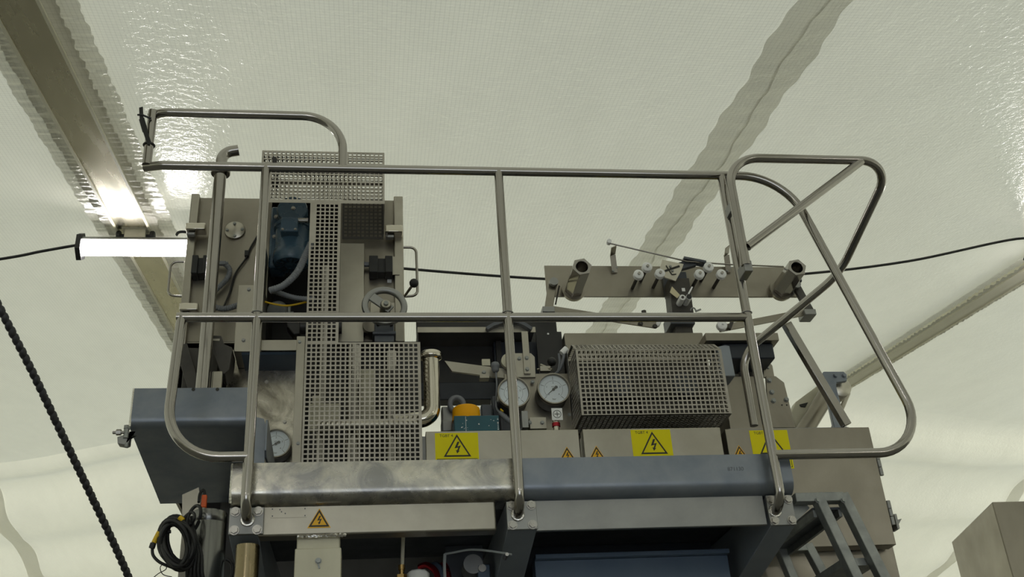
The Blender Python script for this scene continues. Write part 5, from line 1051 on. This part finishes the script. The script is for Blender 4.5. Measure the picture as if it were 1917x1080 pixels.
# pipe and boxes below the platform
p = W(463, 1040, 3.43); b = MB(); b.cyl((p.x, 3.43, 1.9), (p.x, 3.43, W(463, 1022, 3.43).z), 0.037, n=28); tag(b.build('bronze_pipe', 'copper_tube'), 'bronze coloured pipe end under the first base plate', 'pipe')
t = thing('terminal_cabinet', 'pale khaki terminal box fixed beneath the front beam', 'box', W(596, 1200, 3.40))
b = MB(); x_, X_, z_, Z_ = R((556, 1003), (636, 1027), 3.40); b.box(x_, X_, 3.40, 3.48, z_ - 0.02, Z_); b.build('neck', 'beige_paint', t, bevel=0.004)
b = MB(); x_, X_, z_, Z_ = R((552, 1027), (638, 1080), 3.385); b.box(x_, X_, 3.385, 3.49, z_ - 0.25, Z_); bx_ = b.build('box', 'beige_paint', t, bevel=0.003)
p = W(596, 1050, 3.385); bolt(bx_, p, 0.008, 'galvanised', 'lock_screw'); b = MB(); b.bar((p.x, 3.383, p.z - 0.01), (p.x + 0.004, 3.383, p.z - 0.024), 0.005, 0.003); b.build('key', 'galvanised', bx_)
t = thing('needle_valve', 'thin pale rod in a brass valve stem under the front beam', 'valve', W(755, 1090, 3.62))
b = MB(); b.cyl(W(753, 1060, 3.62), W(755, 1003, 3.62), 0.0065, n=12); b.build('rod', 'clamp_cream', t)
p = W(752, 1060, 3.62); b = MB(); b.cyl(p + Vector((0, 0, -0.012)), p + Vector((0, 0, 0.004)), 0.012, n=12); b.cyl(p + Vector((0, 0, -0.2)), p + Vector((0, 0, -0.012)), 0.009, n=12); b.cyl(p + Vector((0, 0, -0.2)), p + Vector((0, 0, -0.03)), 0.022, n=6); b.build('stem', 'brass', t)
b = MB(); p = W(783, 1078, 3.60); b.lathe([(0, 0.016), (0.03, 0.016), (0.038, 0.008), (0.038, -0.12), (0, -0.12)], p, (0, 0, 1), 8); tag(b.build('round_cap', 'white_plastic'), 'off white plastic cap beside the brass valve', 'cap')
b = MB(); b.tube(spline([W(834, 1100, 3.6), W(832, 1060, 3.6), W(833, 1037, 3.6)], 6), 0.0055, 8); b.tube(spline([W(833, 1037, 3.6), W(850, 1034, 3.58), W(880, 1029, 3.55), W(915, 1031, 3.5), W(958, 1038, 3.46)], 8), 0.004, 8); tag(b.build('cable_tie', 'tie_grey'), 'long pale grey cable tie arching to the middle bracket', 'cable tie')
p = W(949, 1038, 3.46); b = MB(); b.cyl((p.x, 3.455, p.z), (p.x, 3.51, p.z), 0.006, n=10); tag(b.build('tie_anchor', 'bolt_steel'), 'small bolt holding the cable tie end on the bracket', 'bolt')
t = thing('pneumatic_unit', 'blue and grey pneumatic unit hidden in the shadow under the platform', 'pneumatic unit', W(880, 1120, 3.85))
b = MB(); b.pbox((893, 1056), (920, 1110), 3.8, 0.05); b.build('cylinder_block', 'blue_paint', t, bevel=0.004)
b = MB(); p = W(885, 1058, 3.82); b.cyl((p.x, 3.80, p.z), (p.x, 3.9, p.z), 0.035, n=24); b.build('round_body', 'grey_steel', t)
b = MB(); p = W(903, 1063, 3.79); b.cyl((p.x, 3.79, p.z), (p.x, 3.81, p.z), 0.014, n=16); b.build('port', 'bolt_steel', t)
for k, m_ in enumerate(('red_metal', 'blue_paint', 'red_metal')):
    b = MB(); b.tube(spline([W(785 + 18 * k, 1062, 3.9), W(800 + 16 * k, 1058, 3.88), W(818 + 10 * k, 1075, 3.86), W(820 + 12 * k, 1120, 3.86)], 6), 0.012, 8); b.build('hose', m_, t)

# ================================================================== FOREGROUND HOSE AND NEIGHBOURING MACHINE
P = [W(-160, 260, 2.15), W(-20, 538, 2.3), W(60, 695, 2.42), W(110, 800, 2.52), W(160, 905, 2.62), W(205, 1000, 2.72), W(245, 1090, 2.82), W(330, 1290, 3.05)]
Q = spline(P, 10); b = MB(); L = [0]
for i in range(1, len(Q)): L.append(L[-1] + (Q[i] - Q[i - 1]).length)
m_ = int(L[-1] / 0.0045); pts = []; k = 0
for i in range(m_ + 1):
    tt = L[-1] * i / m_
    while k < len(L) - 2 and L[k + 1] < tt: k += 1
    pts.append(Q[k].lerp(Q[k + 1], (tt - L[k]) / max(L[k + 1] - L[k], 1e-9)))
# helical wrap: outline offset rotates along the hose
cen = []; 
for i, p in enumerate(pts):
    a = i * 2 * math.pi / 4.0; tdir = (pts[min(i + 1, m_)] - pts[max(i - 1, 0)]).normalized(); u_ = tdir.orthogonal().normalized(); w_ = tdir.cross(u_); cen.append(p + (u_ * math.cos(a) + w_ * math.sin(a)) * 0.0016)
b.tube(cen, 0.0088, 10); tag(b.build('spiral_hose', 'rope_black'), 'black spiral wrapped hose slanting across open tent cloth', 'hose')

t = thing('stainless_hopper', 'separate stainless hopper cabinet standing apart from the machine', 'cabinet', (2.75, 4.2, 0))
c0 = W(1857, 939, 4.0); zt_ = c0.z; x0_ = c0.x; pb_ = W(1781, 1014, 4.75); 
q0 = WZ(1781, 1014, zt_)
vs = [(x0_, 4.0, zt_), (x0_ + 0.9, 4.0, zt_), (x0_ + 0.9, q0.y, zt_), (q0.x, q0.y, zt_), (x0_, 4.0, 0), (x0_ + 0.9, 4.0, 0), (x0_ + 0.9, q0.y, 0), (q0.x, q0.y, 0)]
b = MB(); b.add(vs, [(0, 3, 2, 1), (4, 5, 6, 7), (0, 1, 5, 4), (1, 2, 6, 5), (2, 3, 7, 6), (3, 0, 4, 7)]); b.build('body', 'panel_steel_warm', t, bevel=0.006)
b = MB(); b.add([(x0_ + 0.02, 3.985, 0.1), (x0_ + 0.88, 3.985, 0.1), (x0_ + 0.88, 3.999, 0.1), (x0_ + 0.02, 3.999, 0.1), (x0_ + 0.02, 3.985, 1.2), (x0_ + 0.88, 3.985, 1.2), (x0_ + 0.88, 3.999, 1.2), (x0_ + 0.02, 3.999, 1.2)], [(0, 3, 2, 1), (4, 5, 6, 7), (0, 1, 5, 4), (1, 2, 6, 5), (2, 3, 7, 6), (3, 0, 4, 7)]); b.build('door', 'panel_steel_warm', t)
